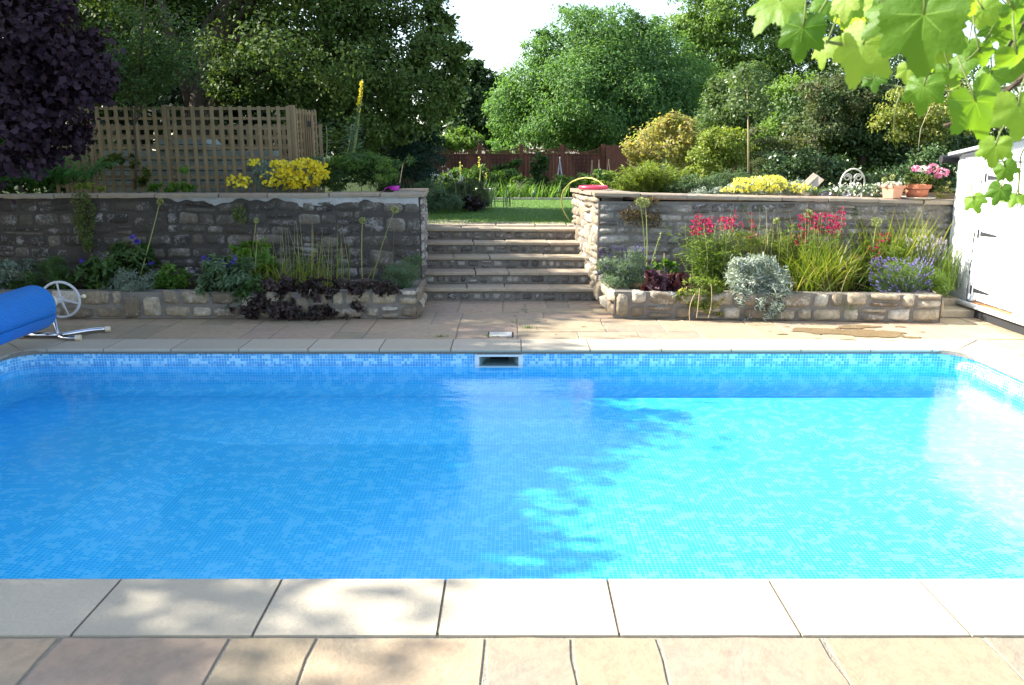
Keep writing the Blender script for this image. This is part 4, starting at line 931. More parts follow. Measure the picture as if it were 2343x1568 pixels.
M['yellow']=L_('yellow_flower',g3((.65,.48,.01),(.75,.60,.02),(.82,.72,.06)),.3,.5,tcol=1)
M['paleyellow']=L_('pale_yellow_flower',g3((.70,.62,.10),(.80,.74,.14),(.85,.80,.30)),.4,.5,tcol=1)
M['white']=L_('white_flower',g3((.7,.68,.62),(.8,.8,.76),(.85,.85,.83)),.3,.5,tcol=1)
M['pink']=L_('pink_flower',g3((.65,.16,.36),(.75,.30,.50),(.80,.48,.62)),.35,.5,tcol=1)
M['blue']=L_('blue_violet_flower',g3((.04,.02,.30),(.08,.04,.45),(.15,.08,.5)),.3,.5,tcol=1)
M['mauve']=L_('mauve_grey_flower',g3((.30,.26,.30),(.45,.40,.45),(.6,.55,.58)),.3,.6,tcol=1)
M['herb']=L_('herb_leaf',g3((.03,.07,.02),(.06,.12,.03),(.11,.18,.05)),.35,.5)
M['herb_light']=L_('fresh_green_leaf',g3((.06,.14,.02),(.10,.20,.03),(.16,.27,.05)),.4,.5)
M['sage']=L_('sage_leaf',g3((.06,.11,.05),(.10,.16,.08),(.16,.23,.12)),.3,.6)
M['willow']=L_('willowy_leaf',g3((.10,.15,.03),(.17,.23,.04),(.27,.31,.07)),.45,.5)
M['bean']=L_('rose_bush_leaf',g3((.05,.11,.02),(.09,.17,.03),(.16,.25,.05)),.4,.45)
M['vine']=None
# ================================================================= trees
G=.7
OY=14.2
big=thing('dark_oak_tree','huge dark evergreen oak whose crown fills the upper left behind the trellis','tree',(at_y(428,250,OY).x,OY,G))
B=px_blobs(OY,[(640,-50,250,150),(880,130,165,150,-.5),(905,40,110,120),(960,150,85,105),(700,110,200,150,-1),(560,-40,230,170),(500,90,180,110),(330,40,200,150,.5),(780,230,160,95,-1),(900,250,90,85,-.5),(850,310,90,60,.5),(640,190,140,75,-1),(150,-20,230,200,1),(250,-300,260,180),(90,150,190,140,1.5)])
limbs((at_y(428,250,OY).x,OY,G),[b[:3] for b in B],.30,random.Random(4)).build('trunk',M['bark'],big,smooth=True)
foliage('crown',M['oak'],big,B,115000,.073,sub=12,inner=.1,cl=30,csize=.11,droop=.3)
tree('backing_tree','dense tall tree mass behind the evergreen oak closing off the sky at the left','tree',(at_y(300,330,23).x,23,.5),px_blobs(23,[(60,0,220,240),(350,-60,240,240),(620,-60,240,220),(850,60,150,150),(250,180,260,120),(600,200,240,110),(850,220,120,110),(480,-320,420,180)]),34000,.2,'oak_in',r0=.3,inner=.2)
wd=px_blobs(42,[(x,305+6*math.sin(x),120,52) for x in range(-1000,3400,150)])
P_,N_,R_=crown_pts(wd,40000,rs,10,.15,20,.14); V_,F_=leafgeo(P_,.34,rs,.6,N_,.7); tag(obj('distant_woodland',V_,F_,M['far'],attr=rep(R_,4)),'dark green belt of distant woodland behind the garden',None,None,'stuff')
tree('laurel_shrub','dim broad-leaved shrub filling the left end behind the trellis and the purple bush','shrub',(at_y(90,430,12.6).x,12.6,.7),px_blobs(12.6,[(20,370,90,60),(120,360,80,60),(220,380,60,50),(-80,350,90,90),(60,420,120,30)]),9000,.09,'herb',r0=.04)
# straggly outer sprays against the sky
B2=px_blobs(OY,[(1010,60,28,22),(1030,115,30,20),(1045,160,22,18),(1005,200,40,30),(985,90,35,35),(1000,250,35,30),(985,20,20,25),(1062,108,14,9),(1003,32,14,10)])
foliage('outer_sprays',M['oak'],big,B2,3600,.10,sub=7,inner=.3,cl=12,csize=.22)
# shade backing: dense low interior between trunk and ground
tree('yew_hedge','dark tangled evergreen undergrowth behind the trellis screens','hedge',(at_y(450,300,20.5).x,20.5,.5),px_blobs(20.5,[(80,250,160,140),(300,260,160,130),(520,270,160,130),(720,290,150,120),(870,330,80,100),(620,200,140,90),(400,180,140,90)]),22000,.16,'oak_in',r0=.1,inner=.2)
tree('columnar_conifer','dense blue-green upright conifer bulging beside the left edge of the lawn','conifer',(at_y(945,440,14.6).x,14.6,G),px_blobs(14.6,[(960,350,56,62),(935,395,62,55),(968,310,36,36),(915,340,48,60),(985,345,32,50),(900,400,50,50)]),16000,.05,'conifer',r0=.07,aspect=.3,inner=.05,sub=14,csize=.1,nj=.4,droop=-.5)
tree('distant_tree','distant dark green tree standing behind the fence left of the pale ash','tree',(at_y(1085,330,34).x,34,.3),px_blobs(34,[(1085,210,55,60),(1120,240,45,55),(1045,260,55,60),(1090,290,60,50),(1140,215,25,35),(1075,165,28,25),(1160,290,45,45),(1100,185,30,25)]),16000,.20,'far',r0=.25)
tree('hedge_shrub','lighter green shrub showing over the fence top beside the dark conifer','shrub',(at_y(1045,330,27).x,27,.3),px_blobs(27,[(1035,318,38,26),(1075,322,34,20),(1010,330,26,30)]),4000,.13,'ash_pale',r0=.04)
ash=px_blobs(28,[(1335,130,120,95),(1420,110,110,80),(1280,200,110,90),(1240,110,42,40),(1500,170,100,95),(1380,220,140,100,-1),(1200,250,80,70),(1170,235,50,35),(1470,250,110,90),(1560,200,60,100,1),(1290,300,120,55,-1),(1170,310,58,40),(1430,310,110,50),(1320,55,50,38),(1420,55,45,30),(1540,290,70,70),(1255,80,22,25),(1480,75,35,35),(1350,180,90,110,1.5),(1440,200,90,110,1.5),(1260,270,80,70,1)])
tree('ash_tree','broad sunlit pale green ash tree in the middle beyond the brown fence','tree',(at_y(1370,340,28).x,28,.3),ash,125000,.13,'ash',r0=.3,aspect=.34,sub=18,cl=22,csize=.13,inner=.14,droop=.5)
tree('tall_ash_tree','tall sunlit tree rising out of the top of the picture right of the central ash','tree',(at_y(1700,340,37).x,37,.3),px_blobs(37,[(1590,60,70,70),(1680,40,110,90),(1640,150,90,80),(1760,110,110,90),(1560,25,50,50),(1720,-60,150,80),(1840,60,110,120),(1700,220,110,80),(1900,150,100,100),(1620,230,60,60),(1640,300,90,80,1)]),62000,.18,'ash_pale',r0=.3,sub=14,cl=24,csize=.11,inner=.06,aspect=.4,droop=.4)
tree('dark_backdrop_tree','dark broadleaf tree filling the gap behind the birch and the bronze shrub','tree',(at_y(1570,330,39.5).x,39.5,.3),px_blobs(39.5,[(1570,280,70,90),(1500,320,70,60),(1640,330,90,70),(1760,330,110,70),(1900,300,130,90),(2050,280,130,110),(2200,250,140,120)]),18000,.22,'far',r0=.2)
tree('birch_tree','small pale-leaved birch behind the staked sapling','tree',(at_y(1690,380,18).x,18,G),px_blobs(18,[(1690,220,62,50),(1650,270,50,50),(1740,260,55,60),(1690,310,60,45),(1720,180,35,35),(1640,210,26,28),(1765,310,40,40)]),13000,.085,'birch',r0=.05,sub=12,aspect=.4,csize=.15,cl=14)
sap=thing('staked_sapling','slim sapling with a pale straight stem tied to a stake above the yellow flowers','tree',at_y(1712,440,12.4))
a=at_y(1712,440,12.4); b=at_y(1708,170,12.4); m=MB(); m.tube([a,a.lerp(b,.5)+Vector((.01,0,0)),b],[.017,.013,.005],8); m.build('trunk',M['bark_pale'],sap,smooth=True)
c0=at_y(1714,396,12.38); m=MB(); m.tube([(c0.x+.035*math.cos(t),12.4+.035*math.sin(t),c0.z) for t in np.linspace(0,6.28,9)[:-1]],.012,6,closed=True); m.build('tree_tie',M['void'],sap)
foliage('crown',M['birch'],sap,px_blobs(12.4,[(1708,190,30,44),(1724,250,28,34),(1690,235,24,34),(1710,160,20,20)]),1100,.06,sub=6,csize=.3,cl=8)
tree('camellia_shrub','big glossy dark shrub dotted with reddish tips on the right behind the chair','shrub',(at_y(1960,440,14.5).x,14.5,1.1),px_blobs(14.5,[(1900,220,100,85),(1990,190,110,90),(1960,290,110,80),(2060,260,90,90),(1860,310,80,70),(2050,350,110,80),(2130,330,90,90),(1940,370,100,60),(2080,180,80,80)]),26000,.075,'camellia',r0=.09,sub=12,cl=18)
tree('dusky_shrub','dusky reddish shrub in front of the glossy dark one, under the hanging vine','shrub',(at_y(1880,440,13.8).x,13.8,1.1),px_blobs(13.8,[(1900,250,60,60),(1840,300,50,50),(1960,200,50,50),(1870,200,45,45)]),5000,.06,'greyred',r0=.04)
tree('leafy_shrub','fresh green shrub between the birch and the dusky one','shrub',(at_y(1830,430,15.2).x,15.2,1.1),px_blobs(15.2,[(1810,250,60,75),(1850,200,45,50),(1790,330,60,60),(1855,350,60,60)]),9000,.07,'ash_pale',r0=.05)
tree('variegated_holly','yellow variegated holly under the vine, left of the shed roof','shrub',(at_y(2120,420,13).x,13,1.1),px_blobs(13,[(2105,250,65,45),(2060,285,55,35),(2160,240,50,50),(2120,300,55,30),(2210,260,50,50),(2060,240,40,30)]),6000,.055,'variegated',r0=.04,sub=10,csize=.2,cl=12)
tree('dark_shrub','low dark shrub mass between the yellow flowers and the shed','shrub',(at_y(2020,440,12.4).x,12.4,1.1),px_blobs(12.4,[(1850,400,70,50),(1950,410,80,45),(2060,400,90,55),(2150,390,60,60),(1790,385,50,45)]),13000,.055,'camellia',r0=.03)
tree('bronze_shrub','bronze and salmon leaved shrub rising behind the willowy bush','shrub',(at_y(1520,430,14).x,14,1.1),px_blobs(14,[(1520,330,62,48),(1550,300,40,30),(1480,335,40,35),(1540,272,20,16),(1575,360,45,40),(1455,350,25,20),(1520,285,22,22)]),6500,.065,'redleaf',r0=.03,sub=16,cl=8,csize=.22)
tree('golden_shrub','yellow-green evergreen shrub just left of the staked sapling','shrub',(at_y(1640,430,13.2).x,13.2,1.1),px_blobs(13.2,[(1640,340,42,45),(1610,370,45,40),(1680,330,40,40),(1650,395,60,35)]),8000,.05,'yg',r0=.03)
tree('rosehip_shrub','mixed green and reddish shrub just right of the staked sapling','shrub',(at_y(1740,430,13.4).x,13.4,1.1),px_blobs(13.4,[(1735,330,40,35),(1770,350,45,45),(1725,375,45,40),(1790,395,50,40)]),6500,.05,'greyred',r0=.03)
# willowy bush behind pier
wb=thing('willowy_bush','upright light green willowy bush growing right behind the pier','shrub',(at_y(1490,440,11.2).x,11.2,1.15))
rw=np.random.RandomState(4); n=150; xs=rw.normal(1488,40,n); Bp=[at_y(1488+(x-1488)*.5,442,11.2+rw.uniform(-.3,.3)) for x in xs]; Tp=[at_y(x+(x-1488)*.35,rw.uniform(366,405)+abs(x-1488)*.30,11.2+rw.uniform(-.4,.4)) for x in xs]
stems(Bp,Tp,.004,wb,'stemgreen'); leafy_stems('foliage','willow',wb,Bp,Tp,60,.07,rw,.2)
foliage('inner_foliage',M['willow'],wb,px_blobs(11.3,[(1490,415,62,26),(1450,425,30,15),(1545,425,36,18)]),3500,.05,aspect=.3)
tree('low_green_shrub','low feathery green plants between the willowy bush and the pale yellow flowers','shrub',(at_y(1610,440,10.8).x,10.8,1.15),px_blobs(10.8,[(1600,425,50,22),(1650,420,40,26),(1570,432,40,14),(1700,415,30,28)]),6000,.035,'sage',r0=0,aspect=.25,crown='foliage')
tree('hazy_shrub','thin brownish wispy shrub standing right behind the sapling stake','shrub',(at_y(1745,430,12.7).x,12.7,1.15),px_blobs(12.7,[(1745,395,30,30),(1735,415,40,25)]),2600,.03,'greyred',r0=0,aspect=.2,crown='foliage')
# smoke bush, near left
sm=thing('smoke_bush','large dark purple-leaved smoke bush overhanging the top left corner','shrub',(-6.3,6.4,0))
Bs=px_blobs(7.2,[(60,60,150,130),(170,110,90,90),(120,210,100,90),(215,180,45,60),(40,260,120,110),(60,350,70,60),(140,300,50,60),(-80,150,150,250),(100,-60,160,80),(15,120,90,100)])
limbs((-6.3,6.4,0),[b[:3] for b in Bs],.06,random.Random(8)).build('trunk',M['bark'],sm,smooth=True)
foliage('crown',M['smoke'],sm,Bs,9000,.075,aspect=.72,sub=12,cl=9,csize=.13,inner=.12,fold=.05) if False else foliage('crown',M['smoke'],sm,Bs,15000,.07,aspect=.72,sub=12,cl=9,csize=.13,inner=.12)
foliage('plumes',M['smoke_red'],sm,px_blobs(7.4,[(80,100,110,90),(110,210,90,80),(150,160,70,70)]),7000,.02,aspect=.2,cl=60,csize=.1,inner=.3)
# cherry sapling before trellis
ch_=thing('cherry_sapling','slender young tree with a thin dark stem and light leafy branches before the trellis','tree',at_y(309,432,9.85))
Yc=9.85; tb_=[at_y(x,y,Yc) for x,y in ((309,434),(312,360),(307,290),(312,230),(318,170),(325,90),(335,-40))]
m=MB(); m.tube(tb_,[.016,.015,.014,.013,.012,.010,.006],8)
ends=[(455,70,.2),(460,165,-.2),(440,95,.4),(465,200,.3),(250,60,0),(235,110,.3),(370,20,-.3),(280,20,.2),(400,130,0),(380,190,.2),(460,140,-.3),(280,150,-.2),(420,40,0)]
Pc=[]
for i,(x,y,dy) in enumerate(ends):
    a=tb_[2+i%4]; b=at_y(x,y,Yc+dy); P=bez([a,a.lerp(b,.4)+Vector((0,0,.18)),b],8); m.tube(P,[.007*(1-k/10) for k in range(9)],5); Pc+=P[2:]
m.build('trunk',M['bark'],ch_,smooth=True)
rc=np.random.RandomState(5); Pc=np.array([list(p) for p in Pc]); k=rc.randint(0,len(Pc),5200); P=Pc[k]+rc.normal(size=(5200,3))*np.array([.09,.12,.05])
V,F=leafgeo(P,.05,rc,.42,np.array([[0,-.3,1.]]),.5,None,.6,.08,.2); obj('crown',V,F,M['cherry'],ch_,attr=rep(rc.rand(5200),4))
# ferns far left behind wall
fe=thing('fern_clump','bright green ferns arching behind the coping under the purple smoke bush','fern',at_y(90,432,9.7)); rf=np.random.RandomState(6)
Bp,Tp=[],[]
for x0,y0,nn in ((20,432,16),(90,432,22),(150,432,16),(190,434,8)):
    for _ in range(nn):
        a=at_y(x0+rf.normal()*12,y0,9.8); b=at_y(x0+rf.normal()*50,y0-rf.uniform(25,75),9.75+rf.uniform(-.25,.25)); Bp.append(a);Tp.append(b)
V=[];
P=[];T_=[]
for a,b in zip(Bp,Tp):
    pts=bez([a,a.lerp(b,.5)+Vector((0,0,.16)),b],16)
    for q,p in enumerate(pts[2:]):
        d=(pts[q+2]-pts[q+1]).normalized(); s_=d.cross(Vector((0,-.5,1))).normalized()
        for sg in (-1,1):
            for _ in range(2): P.append(p+d*rf.uniform(0,.015)); T_.append(s_*sg+d*.4)
V,F=leafgeo(np.array([list(p) for p in P]),.075,rf,.16,np.array([[0,-.5,1.]]),.2,np.array([list(t) for t in T_]),.1,.03); obj('fronds',V,F,M['fern'],fe,attr=rep(rf.rand(len(P)),4))
tree('lime_ground_cover','small lime green plant peeping over the coping at the foot of the trellis','plant',at_y(192,432,9.6),px_blobs(9.62,[(192,428,28,9),(222,430,18,6)]),900,.022,'yg',r0=0,crown='foliage')
tree('leafy_climber','yellowing ivy shoots climbing the trellis beside the slender stem','climbing plant',at_y(318,430,9.95),px_blobs(10.1,[(268,367,20,14),(300,368,12,14),(322,392,14,20),(328,420,10,20),(250,378,16,10)]),420,.055,'ivy',r0=0,aspect=.8,crown='foliage')
tree('strawberry_plant','low fresh green leaves over the coping in the middle of the dark wall','plant',at_y(405,432,9.6),px_blobs(9.62,[(395,430,48,9),(435,431,24,6),(425,388,10,6)]),700,.045,'herb_light',r0=0,aspect=.8,crown='foliage')
# yellow daisies
da=thing('yellow_daisy_bush','silvery bush covered in bright yellow daisies behind the left coping','flowering plant',at_y(640,432,9.62)); rd=np.random.RandomState(9)
foliage('foliage',M['silver_dim'],da,px_blobs(9.75,[(610,400,48,30),(660,410,60,26),(720,400,40,36),(560,420,32,14),(590,385,20,20)]),7000,.04,aspect=.22,inner=.2)
F_=[]
for x,y,rx,ry,n in ((690,400,58,32,330),(650,410,55,24,180),(735,395,24,28,90),(545,415,30,16,80),(580,372,18,7,24),(640,376,26,10,50),(700,372,30,10,70)):
    a=rd.uniform(0,6.28,n); r=np.sqrt(rd.rand(n)); 
    for xx,yy in zip(x+rx*r*np.cos(a),y+ry*r*np.sin(a)): F_.append(list(at_y(xx,yy,9.5+rd.uniform(-.12,.2))))
florets('flowers','yellow',da,F_,.021,rd,6,.9)
sh=tree('mounded_shrub','rounded feathery green shrub at the foot of the tall mullein','shrub',at_y(815,430,9.75),px_blobs(9.85,[(815,390,62,42),(770,400,50,34),(865,405,42,28),(830,365,40,22),(740,385,36,26),(885,395,22,24)]),11000,.042,'herb',r0=0,aspect=.25,crown='foliage')
tree('feathery_shoots','fine light green shoots on top of the rounded shrub','plant',at_y(830,400,9.6),px_blobs(9.6,[(830,372,62,20),(875,390,30,26),(790,370,30,18)]),2600,.04,'penslight' if 'penslight' in M else 'bean',r0=0,aspect=.2,crown='foliage')
# mullein
mu=thing('mullein','tall mullein spike with a yellow flowering tip rising behind the left wall','plant',at_y(806,380,9.6)); a=at_y(805,372,9.6); b=at_y(829,182,9.6); m=MB(); P=bez([a,a.lerp(b,.5)+Vector((.02,0,0)),b],10); m.tube(P,[.022-.0016*k for k in range(11)],8); m.build('stem',M['stemgreen'],mu,smooth=True)
rm=np.random.RandomState(3); n=90; t=rm.uniform(0,.62,n); P=np.array(a)[None]+(np.array(b)-np.array(a))[None]*t[:,None]; tn=rdir(n,rm); tn[:,2]=abs(tn[:,2])*.5+.5; V,F=leafgeo(P,.16*(1-t*1.1),rm,.3,np.array([[0,-.4,.8]]),.3,tn,.1,.05); obj('leaves',V,F,M['sage'],mu,attr=rep(rm.rand(n),4))
t=rm.uniform(.62,.98,170); P=np.array(a)[None]+(np.array(b)-np.array(a))[None]*t[:,None]+rm.normal(size=(170,3))*.010; florets('flowers','yellow',mu,P,.012,rm)
t=rm.uniform(.35,.7,160); P=np.array(a)[None]+(np.array(b)-np.array(a))[None]*t[:,None]+rm.normal(size=(160,3))*.010; florets('buds','sage',mu,P,.012,rm)
for x0,y0,x1,y1,lab in ((742,385,746,288,'arching leafy shoot standing alone just right of the trellis corner'),(792,360,803,285,'arching leafy shoot immediately left of the mullein spike')):
    s_=thing('leafy_shoot',lab,'plant',at_y(x0,y0,9.7),'leafy shoots beside the mullein'); a=at_y(x0,y0,9.7); b=at_y(x1,y1,9.7); stems([a],[b],.007,s_,'stemgreen','stem'); n=28; t=np.linspace(.15,1,n); P=np.array(a)[None]+(np.array(b)-np.array(a))[None]*t[:,None]; tn=np.stack([np.where(np.arange(n)%2,1.,-1.),rm.normal(size=n)*.6,np.full(n,.25)],1); V,F=leafgeo(P,.12,rm,.16,np.array([[0,-.3,1.]]),.1,tn,.08,.1); obj('leaves',V,F,M['sage'],s_,attr=rep(rm.rand(n),4))
# plant growing in taped pot
tree('potted_seedling','dark leafy seedling growing from the magenta taped pot','plant',(at_y(906,428,9.9).x,9.75,1.34),px_blobs(9.75,[(925,360,22,14),(905,375,18,12),(940,372,10,10)]),90,.06,'herb',r0=.004,aspect=.35,crown='foliage')
m=MB(); m.tube([at_y(914,420,9.72),at_y(922,372,9.72)],.005,6); tag(m.build('support_cane',M['cane'],None,at_y(914,420,9.72)),'thin cane stuck in the magenta taped pot','cane')
# ================================================================= lawn side beds
tree('lavender_hummock','grey-green spiky clump at the left edge of the lawn, nearest the steps','plant',(at_y(990,475,13.4).x,13.4,.73),px_blobs(13.4,[(990,455,32,24),(1022,462,34,18),(975,440,22,26)]),7000,.06,'sage',r0=0,aspect=.15,crown='foliage')
bl=thing('iris_clump','tall grassy leaves and seedheads left of the lawn behind the low clump','plant',(at_y(1010,450,14.4).x,14.4,.73))
blades('leaves','lav',bl,(at_y(1005,450,14.4).x,14.4,.78),1.1,.5,420,(.35,.62),.02,lean=(0,.35),droop=(0,.3))
rb=np.random.RandomState(12); Bp=[at_y(x,450,14.3) for x in rb.uniform(985,1060,16)]; Tp=[at_y(Bp[i].x/14.3*1850+1171+rb.uniform(-4,8),rb.uniform(388,415),14.3) for i in range(16)]; stems(Bp,Tp,.006,bl,'stemgreen','flower_stems'); 
P=np.concatenate([np.array(t)[None]+rb.normal(size=(10,3))*np.array([.012,.012,.04]) for t in Tp]); florets('seedheads','white',bl,P,.014,rb)
tree('heather_shrub','rounded pinkish brown flowering shrub at the lawn corner','shrub',(at_y(1080,465,14.2).x,14.2,.73),px_blobs(14.2,[(1075,445,38,30),(1095,455,22,22),(1050,440,28,22)]),8000,.04,'redherb' if 'redherb' in M else 'greyred',r0=0,aspect=.3,crown='foliage')
tree('green_mound','small green mound behind the pinkish shrub at the lawn corner','plant',(at_y(1102,462,14.6).x,14.6,.73),px_blobs(14.6,[(1104,455,13,20),(1095,435,22,14)]),2500,.045,'bean',r0=0,aspect=.4,crown='foliage')
tree('heuchera','very dark purple leafy plant spilling onto the lawn edge','plant',(at_y(1075,470,13.7).x,13.7,.73),px_blobs(13.7,[(1072,462,24,9),(1088,470,12,9)]),500,.08,'ajuga',r0=0,aspect=.8,crown='foliage')
hed=[((1045,415,42,24),'leafy rose bush left end of the row before the fence, behind the grassy clump'),((1100,412,40,26),'leafy rose bush behind the stone bird bath'),((1150,415,36,28),'pale green rose bush left of the rusty arch'),((1195,428,22,24),'rose bush growing at the left foot of the rusty arch'),((1275,432,26,28),'leafy rose bush at the right foot of the rusty arch'),((1320,420,44,20),'low rose bush under the obelisk and the first canes'),((1378,412,32,20),'leafy rose bush at the foot of the canes beside the willowy bush')]
for i,((x,y,rx,ry),lab) in enumerate(hed):
    Y=18.4+.25*(i%3); b0=at_y(x,455,Y); tree('rose_bush',lab,'shrub',(b0.x,Y,.7),px_blobs(Y,[(x,y,rx,ry),(x-rx*.5,y+8,rx*.6,ry*.8),(x+rx*.5,y+6,rx*.6,ry*.8),(x,y+ry*.8,rx*.8,ry*.5)]),3400,.085,'bean',r0=.02,group='rose bushes in front of the fence',aspect=.5,rs=np.random.RandomState(20+i))
for i,(x,yt) in enumerate(((1053,380),(1096,365),(1112,398))):
    b0=at_y(x,420,18); s_=thing('flower_spike',('pale flower spike left of the taller yellow one','tall yellow flower spike standing before the first fence panels','shorter flower spike right beside the bird bath')[i],'flower',b0,'flower spikes before the fence'); stems([b0],[at_y(x,yt,18)],.012,s_,'stemgreen','stem'); P=np.array(at_y(x,yt+6,18))[None]+rb.normal(size=(30,3))*np.array([.012,.012,.06]); florets('flowers','paleyellow',s_,P,.016,rb)
tree('climbing_rose','green rose trained over the fan trellis inside the arch','climbing plant',(at_y(1240,440,23).x,23.6,.4),px_blobs(23.4,[(1235,360,14,10),(1232,385,18,12),(1250,380,14,12),(1225,420,14,24),(1244,418,10,14)]),1300,.11,'herb',r0=.02,crown='foliage')
tree('wall_climber','sparse green climber on the fence left of the arch','climbing plant',(at_y(1170,430,23.4).x,23.5,.4),px_blobs(23.4,[(1165,385,16,10),(1180,375,12,14),(1130,385,16,8),(1155,395,14,10)]),900,.11,'herb',r0=.02,crown='foliage')
dl=thing('day_lily_clump','strappy fresh green clump on the far lawn edge left of the glass ball','plant',(at_y(1165,455,17.7).x,17.7,.73)); blades('leaves','herb_light',dl,(at_y(1168,455,17.7).x,17.7,.75),1.2,.3,260,(.3,.5),.03,lean=(.05,.5))
tree('edging_plants','row of low fresh green seedlings along the gravel path right of the glass ball','plant',(at_y(1245,452,17.9).x,17.9,.74),px_blobs(17.9,[(1240,448,24,7),(1270,448,14,6),(1225,447,12,7)]),900,.06,'herb_light',r0=0,crown='foliage')
sf=thing('lattice_edging','small diamond lattice support standing by the arch foot','plant support',at_y(1190,445,18.2)); m=MB()
for k in range(-1,3):
    for s_ in (1,-1): a=at_y(1190-s_*10,432+k*7+6,18.1); b=at_y(1190+s_*10,420+k*7,18.1); m.bar(a,b,.014,.014)
m.build('laths',M['raw_wood'],sf)
# ================================================================= grass blades on the lawn
rg=np.random.RandomState(31); n=26000; y=11.3+6*rg.rand(n)**1.3; xl=-3.1-(y-11.3)*.4; xr=1.3+(y-11.3)*.6; x=xl+(xr-xl)*rg.rand(n)
ok=(np.abs(x)<y*.5); x=x[ok];y=y[ok];n=len(x)
V,F,m_=bladegeo(np.stack([x,y,np.full(n,.733)],1),rg.uniform(0,6.28,n),rg.uniform(.02,.04,n),rg.uniform(0,.6,n),.006,rg,rg.uniform(0,.5,n),2)
M['blade']=leafmat('grass_blade',g3((.07,.15,.02),(.11,.21,.03),(.18,.29,.06)),.35,.5)
tag(obj('grass',V,F,M['blade'],attr=rep(rg.rand(n),m_)),'short green lawn grass blades',None,None,'stuff')
# ================================================================= left raised bed
rl=np.random.RandomState(41); YB=8.75; ZB=.25
def lavspikes(t,Y,tips,mat,root,n=9,rs=rl,h=.035):
    m=MB(); B=[];T=[]
    for x,y in tips:
        b=at_y(x,y,Y+rs.uniform(-.1,.1)); a=at_y(root[0]+(x-root[0])*.3,root[1],Y); B.append(a);T.append(b); d=(b-a).normalized()
        for k in range(4): m.lathe([(.0,-.006),(.0065,0),(0,.008)],b+d*(k*.009-.012),5,rs.rand())
    stems(B,T,.0022,t,'lav','flower_stems'); m.build('flower_heads',M[mat],t)
def low(name,label,cat,blobs,n,size,leaf,Y=YB,aspect=.5,extra=None,**k):
    L=px_blobs(Y,blobs); c=L[0]; t=thing(name,label,cat,(c[0],c[1],ZB)); foliage('foliage',M[leaf],t,L,n,size,aspect=aspect,rs=k.pop('rs',rl),**k)
    if extra: extra(t)
    return t
def flw(pts,mat,size,Y,n,spread,k=5): 
    def f(t):
        P=np.concatenate([np.array(at_y(x,y,Y))[None]+rl.normal(size=(n,3))*spread for x,y in pts]); florets('flowers',mat,t,P,size,rl,k)
    return f
low('dim_silver_plant','dim grey-green plant at the far left of the lower left bed','plant',[(15,620,40,26),(0,650,40,20),(60,612,30,14)],1800,.04,'silver_dim')
low('fennel_clump','feathery dark green clump behind the blue cover roller','plant',[(95,632,50,32),(130,610,30,22),(60,655,50,16)],3500,.05,'herb',aspect=.15)
low('cornflower_plant','broad-leaved green plant with a violet flower right above the handwheel','plant',[(200,640,44,34),(240,620,40,30),(180,655,44,22)],1500,.085,'herb',aspect=.35,extra=flw([(187,597),(191,602)],'blue',.015,8.7,14,.012))
low('tall_cornflower','taller leafy plant carrying blue flowers behind the silver bush in the left bed','plant',[(300,590,38,32),(330,600,30,22),(275,605,30,20)],1300,.09,'herb',Y=9.0,aspect=.28,extra=flw([(305,543),(316,553),(312,551),(347,603)],'blue',.015,8.9,12,.012))
low('silver_bush','small silvery white leaved bush spilling over the lower left wall','plant',[(285,640,38,34),(325,635,28,30),(300,665,30,14),(245,665,18,8)],3000,.035,'silver_dim',Y=8.5,aspect=.22)
low('geranium_clump','fresh green low leafy clump right of the silvery bush','plant',[(395,635,34,26),(370,650,26,16),(415,655,24,12)],1200,.05,'herb_light',aspect=.7)
low('pale_sedum','pale greyish sedum flower head in the lower left bed','plant',[(438,617,12,8)],320,.016,'mauve',aspect=.6)
low('sage_plant','large grey-green sage-like plant tumbling over the lower left wall','plant',[(520,640,48,42),(500,610,36,26),(550,650,36,34),(510,690,36,30),(540,610,34,24),(480,650,26,28)],2800,.085,'sage',Y=8.45,aspect=.3,droop=.9,extra=flw([(465,590),(478,593),(508,601),(522,607),(534,600),(540,592)],'blue',.013,8.4,9,.012))
low('mallow_plant','light green lobed-leaf plant standing against the dark wall in the left bed','plant',[(580,580,34,24),(600,600,30,24),(555,570,22,14),(570,610,26,20)],700,.075,'herb_light',Y=8.95,aspect=.85)
gs=thing('grass_clump','thin seedy grasses standing against the dark wall left of the steps','ornamental grass',(at_y(690,680,8.8).x,8.8,ZB))
blades('leaves','strap',gs,(at_y(650,670,8.8).x,8.8,ZB),.55,.25,170,(.3,.62),.014,rs=rl,lean=(.1,.6)); blades('seed_stems','straw',gs,(at_y(700,670,8.9).x,8.9,ZB),.62,.2,50,(.45,.8),.006,rs=rl,lean=(0,.25),droop=(0,.15)); blades('dry_leaves','straw',gs,(at_y(690,670,8.7).x,8.7,ZB),.5,.2,18,(.4,.6),.014,rs=rl,lean=(.4,.9),droop=(.4,1.0))
foliage('tufts',M['lav'],gs,px_blobs(8.9,[(660,600,16,40),(700,610,18,40),(735,600,18,44),(780,605,16,36)]),900,.05,aspect=.1,csize=.3)
t=thing('dark_ajuga_mat','dark purple-black trailing mat spilling over the wall and onto the paving left of the steps','plant',(at_y(680,720,8.25).x,8.25,0))
foliage('foliage',M['ajuga'],t,px_blobs(8.35,[(640,690,50,34),(700,715,60,26),(600,700,30,30),(660,650,60,20),(760,650,60,14),(830,655,60,14),(890,660,40,12),(820,690,16,24),(770,725,50,14),(560,705,30,18),(870,680,20,10),(730,670,40,22)]),6000,.04,aspect=.8,rs=rl,floor=.012,sub=12,csize=.14)
